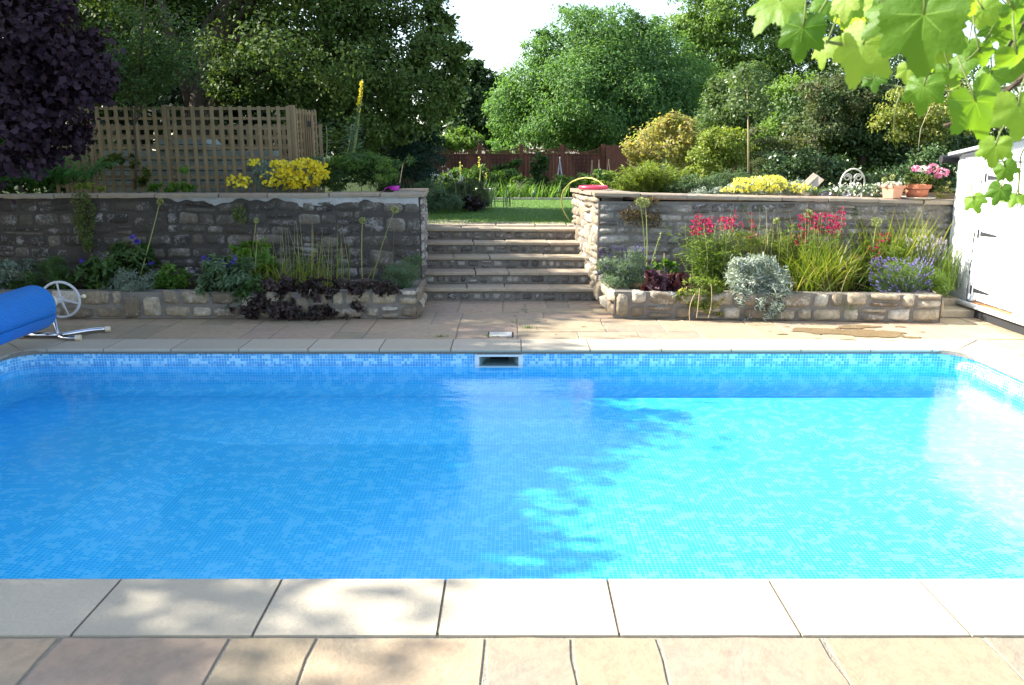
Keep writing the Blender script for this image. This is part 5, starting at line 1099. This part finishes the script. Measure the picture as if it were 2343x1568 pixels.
low('left_lavender','green lavender mound at the step end of the lower left bed','lavender',[(925,625,36,34),(900,645,34,18),(945,610,22,26)],3600,.055,'sage',Y=8.75,aspect=.1,extra=lambda t:lavspikes(t,8.75,[(960,600),(972,590),(950,585),(980,610),(958,640),(948,660),(975,598),(940,580)],'lavdark',(925,640)))
low('dark_seed_leaves','sprawling deep green foliage hanging low beside the dark mat','plant',[(575,660,26,30),(590,690,22,26)],700,.06,'herb',Y=8.4,aspect=.4,droop=1.0)
def allium(label,bx,by,tx,ty,Y,hr=.045,mat='stemgreen',rs=rl,loc=None):
    t=thing('allium',label,'allium',at_y(bx,by,Y),'allium seedheads'); a=at_y(bx,by,Y); b=at_y(tx,ty,Y+.05); stems([a],[b],.007,t,mat,'stem',bend=.03,sides=6)
    n=110; d=rdir(n,rs); sm_=MB(); c=np.array(b); 
    for q in d: sm_.tube([c,c+q*hr],.0009,3,.3,cap=False)
    h=sm_.build('seedhead',M[mat],t); P=c+d*hr*rs.uniform(.9,1.05,(n,1)); florets('florets','stemgreen',h,P,.007,rs); return t
allium('leaning allium seedhead by the step end of the dark left wall',850,650,903,480,8.7,.04)
allium('faint upright allium seedhead just left of the leaning one by the steps',829,650,829,505,8.9,.035)
allium('long leaning allium seedhead before the left part of the dark wall',318,640,366,462,8.9,.035)
allium('pale straight allium stalk rising behind the fresh green mallow',577,640,586,505,8.95,.03,'straw')
# ivy on dark wall
def ivy(label,pts,n,size=.03,leaf='ivy',name='wall_ivy'):
    t=thing(name,label,'climbing plant',at_y(pts[0][0],pts[0][1],WL-.02)); P=[]
    per=n//len(pts)
    for x,y,rx,ry in pts:
        a=rl.uniform(0,6.28,per); r=np.sqrt(rl.rand(per))
        for xx,yy in zip(x+rx*r*np.cos(a),y+ry*r*np.sin(a)): P.append(list(at_y(xx,yy,WL-.03-rl.rand()*.05)))
    P=np.array(P); V,F=leafgeo(P,size,rl,.8,np.array([[0,-1.,.4]]),.5,None,.6,.08,.5); obj('foliage',V,F,M[leaf],t,attr=rep(rl.rand(len(P)),4)); return t
ivy('strip of yellow-green ivy hanging down the dark wall above the handwheel',[(185,455,22,16),(195,480,24,20),(198,510,24,20),(195,540,18,18),(180,500,14,30),(200,560,12,16)],1000,.026)
ivy('small tuft of ivy growing out of the dark wall joints, middle of the wall',[(548,480,16,14),(552,500,12,12),(540,492,12,10)],170,.026)
# ================================================================= right raised bed
rr_=np.random.RandomState(77)
def rpts(n,x0,x1,y0,y1,rs): return list(zip(rs.uniform(x0,x1,n),rs.uniform(y0,y1,n)))
YR=8.85
def lowr(*a,**k): k.setdefault('Y',YR); k.setdefault('rs',rr_); return low(*a,**k)
lowr('corner_lavender','dark-flowered lavender at the step corner of the right bed','lavender',[(1420,630,44,36),(1400,610,30,26),(1450,640,40,24),(1440,600,30,26)],5500,.055,'lav',Y=8.75,aspect=.1,droop=-.6,extra=lambda t:lavspikes(t,8.72,rpts(90,1370,1480,560,640,rr_),'lavdark',(1425,650),rs=rr_))
lowr('heuchera','purple-leaved heuchera on top of the low wall in the right bed','plant',[(1515,640,40,22),(1545,645,30,18),(1500,655,34,14),(1540,660,24,12)],650,.075,'heu',Y=8.5,aspect=.85,inner=.3)
lowr('green_filler','small fresh round leaves peeping behind the purple heuchera','plant',[(1525,612,26,12),(1495,620,20,10)],320,.05,'herb_light',Y=8.8,aspect=.8)
def penst(label,cx,w,ytop,Y,nst,fl,seed):
    rs_=np.random.RandomState(seed); t=thing('penstemon',label,'flowering plant',(at_y(cx,670,Y).x,Y,ZB),'red penstemons in the right bed')
    B=[at_y(cx+rs_.normal()*w*.35,665,Y+rs_.uniform(-.2,.2)) for _ in range(nst)]; T=[at_y(cx+rs_.normal()*w*.75,ytop+rs_.uniform(10,80)+0,Y+rs_.uniform(-.25,.25)) for _ in range(nst)]
    stems(B,T,.004,t,'stemgreen',rng=random.Random(seed)); leafy_stems('foliage','pens',t,B,T,42,.075,rs_,.17,down=.2,t1=.95)
    P=[];B2=[];T2=[]
    for x,y,rx,ry,n in fl:
        for _ in range(n):
            xx,yy=x+rx*rs_.uniform(-1,1),y+ry*rs_.uniform(-1,1); P.append(list(at_y(xx,yy,Y+rs_.uniform(-.15,.15))))
        for _ in range(max(2,n//16)):
            xx=x+rx*rs_.uniform(-.9,.9); B2.append(at_y(cx+(xx-cx)*.7,590,Y)); T2.append(at_y(xx,y-ry,Y+rs_.uniform(-.1,.1)))
    stems(B2,T2,.003,t,'stemgreen','flower_stems')
    P=np.array(P); n=len(P); 
    # hanging tubular bells: three petals along a downward tube
    tn=rdir(n,rs_)*.6+np.array([0,-.5,-.6]); V1,F1=leafgeo(P,.036,rs_,.5,None,.8,tn,.2,.2); V2,F2=leafgeo(P,.034,rs_,.5,None,.8,tn,.2,.2)
    obj('flowers',np.concatenate([V1,V2]),np.concatenate([F1,F2+len(V1)]),M['red'],t,attr=rs_.rand(8*n)); return t
penst('red penstemon left of the silver bush, nearest the steps',1625,52,500,8.9,70,[(1605,518,24,16,60),(1645,510,34,16,60),(1672,505,12,16,26),(1590,530,14,10,14),(1600,498,8,10,12)],101)
penst('red penstemon group behind the strappy clump in the middle of the right bed',1850,70,490,9.0,60,[(1870,508,44,22,130),(1920,495,12,22,30),(1912,520,20,20,26),(1825,545,16,14,30),(1722,525,10,20,14),(1700,500,20,20,8)],102)
penst('red penstemon half hidden in the yellow grasses at the right',2020,40,520,8.9,30,[(2025,545,20,14,26),(2000,575,16,14,18),(1950,590,8,20,8)],103)
sb=lowr('silver_shrub','bright silvery shrub flowing over the low wall onto the paving on the right','shrub',[(1735,640,55,50),(1700,630,38,44),(1765,650,44,44),(1740,700,50,38),(1700,690,34,32),(1775,695,30,30),(1730,600,26,22),(1725,725,36,16),(1690,605,18,14)],9000,.045,'silver',Y=8.35,aspect=.26,droop=-.3,floor=.01,inner=.25,cl=10,csize=.11)
sg=thing('strappy_clump','big clump of arching yellow-green strap leaves in the middle of the right bed','ornamental grass',(at_y(1868,665,8.75).x,8.75,ZB))
blades('leaves','strap',sg,(at_y(1868,668,8.75).x,8.75,ZB),.34,.22,560,(.45,.75),.016,rs=rr_,lean=(.05,.7),droop=(.1,.8),seg=7); blades('dry_leaves','straw',sg,(at_y(1868,668,8.7).x,8.7,ZB),.3,.2,70,(.4,.7),.012,rs=rr_,lean=(.2,.8),droop=(.3,.9),seg=7)
yg_=thing('tall_yellow_grass','taller bright yellow-green sword leaves near the shed end of the right bed','ornamental grass',(at_y(2050,665,9.0).x,9.0,ZB))
blades('leaves','strap',yg_,(at_y(2045,660,9.0).x,9.0,ZB),.45,.2,260,(.6,1.0),.020,rs=rr_,lean=(.05,.5),droop=(0,.35),seg=7)
lr=lowr('right_lavender','mauve-flowering lavender spilling over the wall at the shed end of the right bed','lavender',[(2080,640,62,42),(2040,650,44,30),(2115,650,44,36),(2000,660,34,22)],6500,.06,'pens',Y=8.55,aspect=.1,droop=-.6,extra=lambda t:(lavspikes(t,8.42,rpts(230,1990,2135,590,680,rr_),'lavfl',(2070,672),rs=rr_)))
gl_=thing('pale_lavender','pale pinkish flowered upright spikes against the shed wall','lavender',(at_y(2130,665,8.75).x,8.75,ZB)); lavspikes(gl_,8.8,rpts(170,2070,2165,540,620,rr_),'mauve',(2120,660),rs=rr_); blades('foliage','pens',gl_,(at_y(2125,665,8.8).x,8.8,ZB),.5,.2,350,(.3,.5),.006,rs=rr_,lean=(0,.4),droop=(0,.2))
allium('big allium seedhead against the wall over the right-hand penstemons',1992,640,2005,508,8.9,.055,rs=rr_)
allium('allium seedhead poking above the red flowers in the middle of the right bed',1840,640,1850,490,9.05,.05,rs=rr_)
allium('smaller allium seedhead left of the taller middle one in the right bed',1795,640,1777,507,9.0,.04,rs=rr_)
allium('left of two tall pale alliums by the pier in the right bed',1476,640,1464,462,8.9,.05,'stemgreen',rs=rr_)
allium('right of two tall pale alliums by the pier in the right bed',1478,640,1476,465,8.88,.05,'stemgreen',rs=rr_)
ds=thing('dock_spike','seedy green spike leaning right behind the heuchera','plant',at_y(1482,640,8.8)); B=[at_y(1482,640,8.8)];T=[at_y(1513,530,8.8)]; stems(B,T,.004,ds,'stemgreen','stem'); leafy_stems('seeds','stemgreen',ds,B,T,70,.022,rr_,.5,t0=.3)
m=MB(); m.tube([at_y(1520,640,8.85),at_y(1519,580,8.85)],.005,6); tag(m.build('support_cane',M['cane'],None,at_y(1520,640,8.85)),'short cane standing behind the purple heuchera','cane')
dw=thing('dry_weeds','straggly half-dry weeds hanging over the low wall left of the silver bush','plant',(at_y(1600,735,8.28).x,8.28,0))
foliage('foliage',M['willow'],dw,px_blobs(8.35,[(1600,665,40,18),(1570,680,34,16),(1620,680,34,16),(1640,665,24,14),(1580,735,26,8),(1610,650,50,14),(1600,690,40,20)]),4200,.034,aspect=.3,rs=rr_,floor=.01); foliage('dead_leaves',plain('x',(0,0,0)) if False else M['redleaf'],dw,px_blobs(8.3,[(1640,700,14,24),(1620,715,12,18),(1575,665,20,10)]),400,.03,aspect=.5,rs=rr_,floor=.01)
m=MB()
for P in ([(1578,738),(1572,700),(1590,672)],[(1593,728),(1598,690),(1600,660)],[(1620,728),(1632,690),(1626,650)]): m.tube(bez([at_y(x,y,8.2) for x,y in P],8),.0035,5)
m.build('dry_stems',M['cane'],dw)
mx_=lowr('mixed_stalks','thicket of thin green and straw stalks between the two penstemon groups','plant',[(1735,590,40,44),(1770,570,30,40),(1700,560,24,30)],3500,.05,'willow',Y=9.0,aspect=.12)
blades('seed_stems','straw',mx_,(at_y(1755,650,9.0).x,9.0,ZB),.5,.2,70,(.5,.95),.006,rs=rr_,lean=(0,.25),droop=(0,.15))
hl=thing('hanging_leaves','yellowing strap leaves hanging over the front of the right low wall','plant',at_y(1945,690,8.15)); m=MB()
for x0,x1,y1 in ((1935,1928,735),(1950,1945,740),(1958,1962,715),(1940,1940,725),(1930,1925,715),(1965,1975,705),(1945,1955,730)):
    P=bez([at_y(1945+(x0-1945)*.5,668,8.45),at_y(x0,672,8.15),at_y(x1,y1,8.18)],8); 
    for k in range(8):
        a,b=P[k],P[k+1]; w_=.008*(1-k/9); m.add([a-Vector((w_,0,0)),a+Vector((w_,0,0)),b+Vector((w_*.9,0,0)),b-Vector((w_*.9,0,0))],[(0,1,2,3)],rr_.rand())
m.build('leaves',M['strap'],hl)
# creeper on the right wall near the pier
def ivyr(label,pts,n,leaf,size,name='wall_creeper'):
    t=thing(name,label,'climbing plant',at_y(pts[0][0],pts[0][1],9.3)); P=[]
    for x,y,rx,ry in pts:
        for _ in range(n//len(pts)): a=rr_.uniform(0,6.28); r=math.sqrt(rr_.rand()); P.append(list(at_y(x+rx*r*math.cos(a),y+ry*r*math.sin(a),9.28-rr_.rand()*.07)))
    P=np.array(P); V,F=leafgeo(P,size,rr_,.7,np.array([[0,-1.,.4]]),.7,None,.6,.08,.5); obj('foliage',V,F,M[leaf],t,attr=rep(rr_.rand(len(P)),4))
M['brownivy']=leafmat('brown_creeper_leaf',g3((.06,.05,.02),(.13,.06,.03),(.12,.14,.04)),.3,.5)
ivyr('brown and green creeper clinging to the wall beside the pier',[(1475,480,40,26),(1455,500,30,16),(1490,505,26,16),(1440,490,22,12),(1480,460,30,12)],1100,'brownivy',.022)
ivyr('small fern-like tuft in the right wall joints below the iron chair',[(1960,475,12,8),(1955,487,10,8)],70,'herb',.022)
ivyr('small tuft of weed in the right wall joints below the yellow flowers',[(1700,470,14,5),(1740,478,12,5)],60,'herb',.018)
# ================================================================= terrace planting right
yf=thing('pale_yellow_flowers','mass of pale yellow flowers on silvery stems on top of the right wall','flowering plant',(at_y(1745,440,9.75).x,9.75,1.15)); foliage('foliage',M['silver'],yf,px_blobs(9.75,[(1700,432,40,14),(1760,430,50,18),(1820,430,36,14),(1660,438,30,8),(1600,438,30,6)]),4500,.04,aspect=.2,rs=rr_)
P=[]
for x,y,rx,ry,n in ((1710,424,38,16,200),(1765,420,36,20,240),(1820,428,26,12,120),(1665,434,20,6,40),(1735,412,60,8,80),(1850,432,16,8,30)):
    for _ in range(n): a=rr_.uniform(0,6.28); r=math.sqrt(rr_.rand()); P.append(list(at_y(x+rx*r*math.cos(a),y+ry*r*math.sin(a),9.65+rr_.uniform(-.12,.15))))
florets('flowers','paleyellow',yf,P,.018,rr_)
wf=thing('white_alpine_flowers','small white and violet alpine flowers along the wall top below the iron chair','flowering plant',(at_y(1960,445,9.55).x,9.55,1.15)); foliage('foliage',M['lav'],wf,px_blobs(9.6,[(1900,442,30,8),(1950,440,40,10),(2000,436,26,14),(1870,440,24,10)]),2200,.04,aspect=.2,rs=rr_)
P=[list(at_y(rr_.choice([1905,1925,1945,1960,1985,2000,2008])+rr_.normal()*7,rr_.uniform(418,448),9.5+rr_.uniform(-.05,.1))) for _ in range(120)]; florets('white_flowers','white',wf,P,.014,rr_); P=[list(at_y(rr_.choice([1890,1900,1935])+rr_.normal()*9,rr_.uniform(438,450),9.5)) for _ in range(24)]; florets('violet_flowers','lavfl',wf,P,.013,rr_)
pa,pb=POTS
su=thing('succulents','small white cushion succulents with two round seedheads filling the square planter','plant',pa+Vector((0,0,.12))); P=np.array(pa)[None]+np.stack([rr_.normal(size=60)*.05,rr_.normal(size=60)*.04,.145+rr_.rand(60)*.03],1); florets('rosettes','white',su,P,.02,rr_,8)
for dx,tx,ty in ((0,2023,412),(.03,2041,406)):
    b=at_y(tx,ty,9.25); a=Vector((pa.x+dx,pa.y,pa.z+.13)); s_=stems([a],[b],.003,su,'stemgreen','seedhead_stem'); d=rdir(110,rr_); florets('seedhead','stemgreen',su,np.array(b)+d*.026,.010,rr_)
ge_=thing('pink_geranium','pink flowering geranium growing in the round terracotta pot','flowering plant',pb+Vector((0,0,.14))); foliage('foliage',M['ivy'],ge_,px_blobs(9.27,[(2098,410,30,12),(2125,408,24,14),(2080,414,16,8),(2140,425,14,14)]),420,.04,aspect=.85,rs=rr_)
for x,y,r_ in ((2133,385,12),(2155,395,13),(2110,387,8),(2095,386,8),(2122,392,7),(2145,402,8)):
    c=at_y(x,y,9.22); d=rdir(60,rr_); florets('flower_head','pink' if (x,y)!=(2110,387) else 'white',ge_,np.array(c)+d*r_*ppm(9.22)*np.array([1,1,.7]),.014,rr_); stems([Vector((pb.x,pb.y,pb.z+.14))],[c],.003,ge_,'stemgreen','flower_stem')
tree('dry_tuft','dry brown tuft spilling over the wall end against the shed','plant',at_y(2160,440,9.25),px_blobs(9.3,[(2158,444,16,10),(2145,438,10,14),(2165,430,8,12)]),600,.03,'redleaf',r0=0,aspect=.2,crown='foliage')
# ================================================================= shading trees left of the view (seen in the pool's reflections and shade)
sh_=[((-14.5,17,.5),[(-14,16.6,5.5,2.8,2.2,3.2),(-13.6,18.6,7.0,2.6,2.2,3.0),(-14.5,14.6,6.5,2.6,2.0,2.6)],'very tall unseen tree added at the far left to shade the oak',.25),  # out-of-view tree added to darken the left part of the oak
     ((-8.6,9.2,.7),[(-8.3,9.6,3.4,1.6,1.6,1.6),(-8.8,10.8,4.6,2.0,1.8,2.0),(-8.6,11.4,5.0,1.6,1.4,1.6),(-8.6,9.9,5.0,1.6,1.5,.9),(-8.0,8.9,4.2,1.5,1.5,1.0)],'leafy tree crowding the far left end of the dark wall',.15),
     ((-9.5,7.6,.0),[(-9.5,7.2,4.6,2.0,2.4,2.1),(-8.8,6.2,3.6,1.7,2.0,1.6),(-10.6,8.2,6.0,2.1,2.0,1.9),(-7.1,7.4,3.8,1.6,1.8,1.0),(-7.3,5.0,3.7,1.5,1.8,1.0)],'large leafy garden tree standing left of the pool, nearest the reel',.22),
     ((-11.5,3.2,.0),[(-12.0,3.6,5.2,2.4,2.6,2.6),(-10.9,5.2,5.2,2.0,2.2,1.9),(-12.4,2.2,6.4,2.0,2.0,1.8)],'leafy tree standing left of the pool, farther from the walls',.22),
     ((-12.5,11.5,.7),[(-12.2,11.2,6.0,2.8,2.4,3.0),(-11.4,12,5.2,2.0,1.5,2.0)],'tall leafy tree behind the dark wall at the far left',.25)]
for b,bl_,lab,r0 in sh_: tree('garden_tree',lab,'tree',b,bl_,22000,.18,'cherry',r0=r0,sub=12,cl=20,csize=.14,inner=.35,rs=np.random.RandomState(int(-b[0]*7)))
# ================================================================= fallen bits
rq=random.Random(77); lm=M['redleaf']
for i,(x,y,lab) in enumerate(((1192,709,'largest brown leaf curled on the paving below the steps'),(1165,715,'pinkish petals-like leaf scrap left of the curled brown leaf'),(1341,747,'dark fallen leaf on the paving near the right bed corner'),(1172,738,'reddish fallen leaf midway between steps and pool'))):
    c=at_z(x,y,.004); m=MB(); 
    for k in range(5): 
        a=rq.uniform(0,6.28); q=c+Vector((rq.uniform(-.05,.05),rq.uniform(-.03,.03),.002)); t_=Vector((math.cos(a),math.sin(a),.15))*.03; s_=Vector((-math.sin(a),math.cos(a),.1))*.012; m.add([q,q+t_*.5+s_,q+t_,q+t_*.5-s_],[(0,1,2,3)],rq.random())
    tag(m.build('fallen_leaf',M['redleaf'] if i else M['herb'],None,c),lab,'fallen leaf',None if True else '')
scrap=None; rq2=random.Random(5)
for k in range(16):
    x,y=rq2.choice([(1170,718),(1230,745),(1120,708),(1300,735),(1190,735)]); c=at_z(x+rq2.gauss(0,38),y+rq2.gauss(0,9),.004)
    if scrap is None:
        m=MB(); q=c; m.add([q+Vector((-.016,0,.002)),q+Vector((0,-.008,.006)),q+Vector((.018,.001,.003)),q+Vector((.001,.009,.007))],[(0,1,2,3)],.4); scrap=m.build('leaf_scrap',M['heu'],None,c); tag(scrap,'tiny brown leaf scrap lying on the paving below the steps','leaf scrap','leaf scraps below the steps'); continue
    o=scrap.copy(); sc.collection.objects.link(o); o.location=c; o.rotation_euler=(0,0,rq2.uniform(0,6)); o.scale=(1,)*3
for x,y,lab in ((690,1010,''),):
    pass
for (x,y),lab in (((1127,770),'tuft of weeds in the paving joint just left of the pale cover plate'),((1005,771),'tuft of weeds by the coping, farther left of the pale cover plate'),((1207,751),'tuft of weeds in the joint right of the pale cover plate')):
    c=at_z(x,y,0); t=thing('joint_weed',lab,'weed',c); blades('leaves','herb_light',t,(c.x,c.y,0),.07,.02,40,(.015,.035),.005,rs=rr_,lean=(.1,.9))
# ================================================================= grape vine overhead
def vinemat():
    m,nt,out=newmat('grape_leaf'); c=ramp(nt,rndattr(nt),[(0,(.06,.13,.02)),(.5,(.13,.23,.03)),(.8,(.22,.32,.05)),(1,(.34,.40,.10))])
    uv=N(nt,'ShaderNodeUVMap'); s=N(nt,'ShaderNodeSeparateXYZ'); nt.links.new(uv.outputs[0],s.inputs[0])
    c=mix(nt,math_(nt,'LESS_THAN',s.outputs[0],.007),c,(.22,.33,.07))
    n1=noise(nt,40,4); c=mix(nt,math_(nt,'MULTIPLY',n1,.35),c,(.06,.13,.02))
    p=princ(nt,out,c,.5,math_(nt,'ADD',n1,math_(nt,'MULTIPLY',s.outputs[0],2.)),.004,spec=.35); t=N(nt,'ShaderNodeBsdfTranslucent'); q=mix(nt,1.,c,(1.9,1.9,.5),'MULTIPLY'); nt.links.new(q,t.inputs[0])
    x=N(nt,'ShaderNodeMixShader'); x.inputs[0].default_value=.55; nt.links.new(p.outputs[0],x.inputs[1]); nt.links.new(t.outputs[0],x.inputs[2]); nt.links.new(x.outputs[0],out.inputs[0]); return m
M['vine']=vinemat()
vn=thing('grape_vine','sunlit grape vine with large toothed leaves hanging into the top right corner','vine',(1.9,1.6,2.4))
def grapeleaf(mb,uvs,c,tip,nrm,size,rng):
    tip=Vector(tip).normalized(); nrm=Vector(nrm); nrm=(nrm-tip*nrm.dot(tip)).normalized(); b=nrm.cross(tip)
    lobes=[(0,1.0,.42),(54,.88,.40),(-54,.88,.40),(112,.68,.45),(-112,.68,.45)]; nA=110; ph=rng.uniform(0,6); cu=rng.uniform(.15,.85); fo=rng.uniform(-.1,.35); asy=rng.uniform(.85,1.1)
    rings=[0.0,.3,.6,.85,1.0]; V=[];UV=[]
    for r in rings:
        for k in range(nA):
            a=-168+336*k/(nA-1); L=.66
            for la,lr,lw in lobes:
                d=abs(a-la*asy)/57.3; L=max(L,lr*math.exp(-(d/lw)**2*.55))
            L*=1-.45*max(0,(abs(a)-135)/33)
            tooth=(.5-abs(((a*.105+ph)%1)-.5))*.16+(.5-abs(((a*.31+ph)%1)-.5))*.05
            rad=r*(L+(tooth if r==1 else (tooth*.5 if r>.8 else 0)))*size*.62
            x=rad*math.sin(R(a)); y=rad*math.cos(R(a)); q=rad/size
            z=-cu*size*q*q*1.2+fo*abs(x)*.8+.02*size*math.sin(a*.11+ph)*r*r
            V.append(Vector(c)+b*x+tip*y+nrm*z); dv=min(abs(a-la*asy) for la,_,_ in lobes)/57.3*rad/size; UV.append((dv if r>0 else 0,r))
    F=[(i*nA+k,i*nA+k+1,(i+1)*nA+k+1,(i+1)*nA+k) for i in range(len(rings)-1) for k in range(nA-1)]
    mb.add(V,F,rng.random()); uvs+=UV
rv=random.Random(12)
def crp(x,y): return 1452+.38*x,.38*y
spec=[((870,10),(700,150),1.45,1.35),((1010,170),(960,430),1.5,1.1),((1150,270),(1060,470),1.6,.85),((1570,80),(1330,200),1.35,1.2),((1370,270),(1235,585),1.4,1.15),((1740,90),(1700,520),1.2,1.25),((1440,465),(1445,570),1.7,.9),((1740,520),(1700,700),1.55,1.3),((1990,370),(1850,470),1.5,1.0),((2240,180),(2210,300),1.5,1.1),((2050,610),(2150,900),1.4,1.1),((2170,880),(2130,1100),1.5,.85),((2310,640),(2320,900),1.35,1.1),((2200,1140),(2150,1270),1.7,1.0),((2290,1180),(2250,1250),1.8,.8),((1900,430),(1960,600),1.7,1.0),((2150,450),(2170,600),1.6,1.2),((1150,20),(1080,130),1.7,1.0),((1270,0),(1230,170),1.6,1.0),((1600,0),(1640,120),1.7,1.2),((1930,-40),(2050,120),1.5,1.2),((2100,60),(2200,180),1.7,1.2),((2280,60),(2330,180),1.4,1.1),((1480,40),(1460,160),1.8,1.0),((2080,320),(2120,420),1.5,1.0),((2300,330),(2330,470),1.3,1.2),((2040,1200),(2060,1260),1.9,.8),((960,60),(920,180),1.7,.9),((1830,330),(1800,480),1.8,1.1),((2230,1010),(2290,1130),1.7,.9),((1640,420),(1620,520),1.9,1.0),((1370,20),(1390,120),1.9,1.1)]
for _ in range(40):
    x=rv.uniform(1250,2400); y=rv.uniform(-90,.42*max(0,x-1450)+50); a=rv.uniform(-.9,.9); L=rv.uniform(110,220); spec.append(((x,y),(x+L*math.sin(a),y+L*math.cos(a)),rv.uniform(1.6,2.3),1.1))
for (a,b,D,s_) in spec:
    A=crp(*a);Bp_=crp(*b); ca=at_y(A[0],A[1],D); cb_=at_y(Bp_[0],Bp_[1],D+rv.uniform(-.03,.03)); tip=cb_-ca; size=tip.length*1.1*s_
    size=min(max(size,.05),.155); nv=Vector((-.55+rv.uniform(-.45,.45),-.75+rv.uniform(-.2,.2),.25+rv.uniform(-.35,.35)))
    mb=MB();uvs=[]; grapeleaf(mb,uvs,ca,tip,nv,size,rv); lf=mb.build('leaf',M['vine'],vn,smooth=True,uv=uvs)
    up=ca-tip.normalized()*.05+Vector((rv.uniform(-.01,.05),rv.uniform(0,.05),.03)); pm_=MB(); pm_.tube(bez([ca,ca-tip.normalized()*.03,up],5),.0016,5); pm_.build('stalk',M['stemgreen'],lf,smooth=True)
def cane(name,pts,D,r,mat):
    m=MB(); P=[at_y(*crp(x,y),D+dd) for x,y,dd in pts]; P=[p for i in range(len(P)-1) for p in (P[i],P[i].lerp(P[i+1],.5)+Vector((rv.uniform(-.003,.003),0,rv.uniform(-.003,.003))))]+[P[-1]]
    m.tube(P,[r*(1-.5*k/len(P)) for k in range(len(P))],8); m.build(name,M[mat],vn,smooth=True)
cane('woody_cane',[(2500,330,0),(2300,500,.02),(2130,620,.05),(1950,735,.1),(1860,760,.12)],1.5,.006,'bark')
m=MB(); m.tube(bez([(2.75,1.25,0),(2.6,1.3,1.2),(2.9,1.2,2.3),(2.4,1.3,2.75),at_y(*crp(2500,60),1.7)],16),[.022-.001*k for k in range(17)],8); m.build('stem',M['bark'],vn,smooth=True)
m=MB(); m.tube(bez([(2.72,1.25,1.6),(2.3,1.35,1.9),(1.7,1.45,2.3),at_y(*crp(2500,330),1.5)],12),.007,8); m.build('woody_cane',M['bark'],vn,smooth=True)
cane('green_cane',[(2450,500,.1),(2100,550,0),(1880,550,.05),(1700,540,.05),(1500,505,.1),(1380,470,.1)],1.6,.003,'stemgreen')
cane('green_cane',[(1900,60,0),(1560,220,0),(1420,275,0),(1200,262,.05),(1150,250,.05)],1.4,.004,'stemgreen')
cane('red_stalk',[(1180,-60,0),(1110,85,0),(1020,180,.02)],1.5,.0035,'redleaf')
cane('woody_cane',[(2500,60,0),(2343,140,0),(2250,280,.05),(2180,400,.1)],1.7,.004,'bark')
cane('hanging_shoot',[(2340,900,0),(2320,960,.05),(2310,1150,.1),(2300,1260,.1)],1.7,.002,'stemgreen')
cane('hanging_shoot',[(2320,1170,.1),(2150,1190,.2),(1980,1190,.2)],1.7,.0015,'stemgreen')
cane('hanging_shoot',[(1600,560,0),(1565,700,0),(1560,780,.02),(1575,790,.02)],1.55,.002,'stemgreen')
cane('woody_cane',[(1780,640,0),(1720,780,0),(1705,910,0)],6.5,.003,'bark_pale')
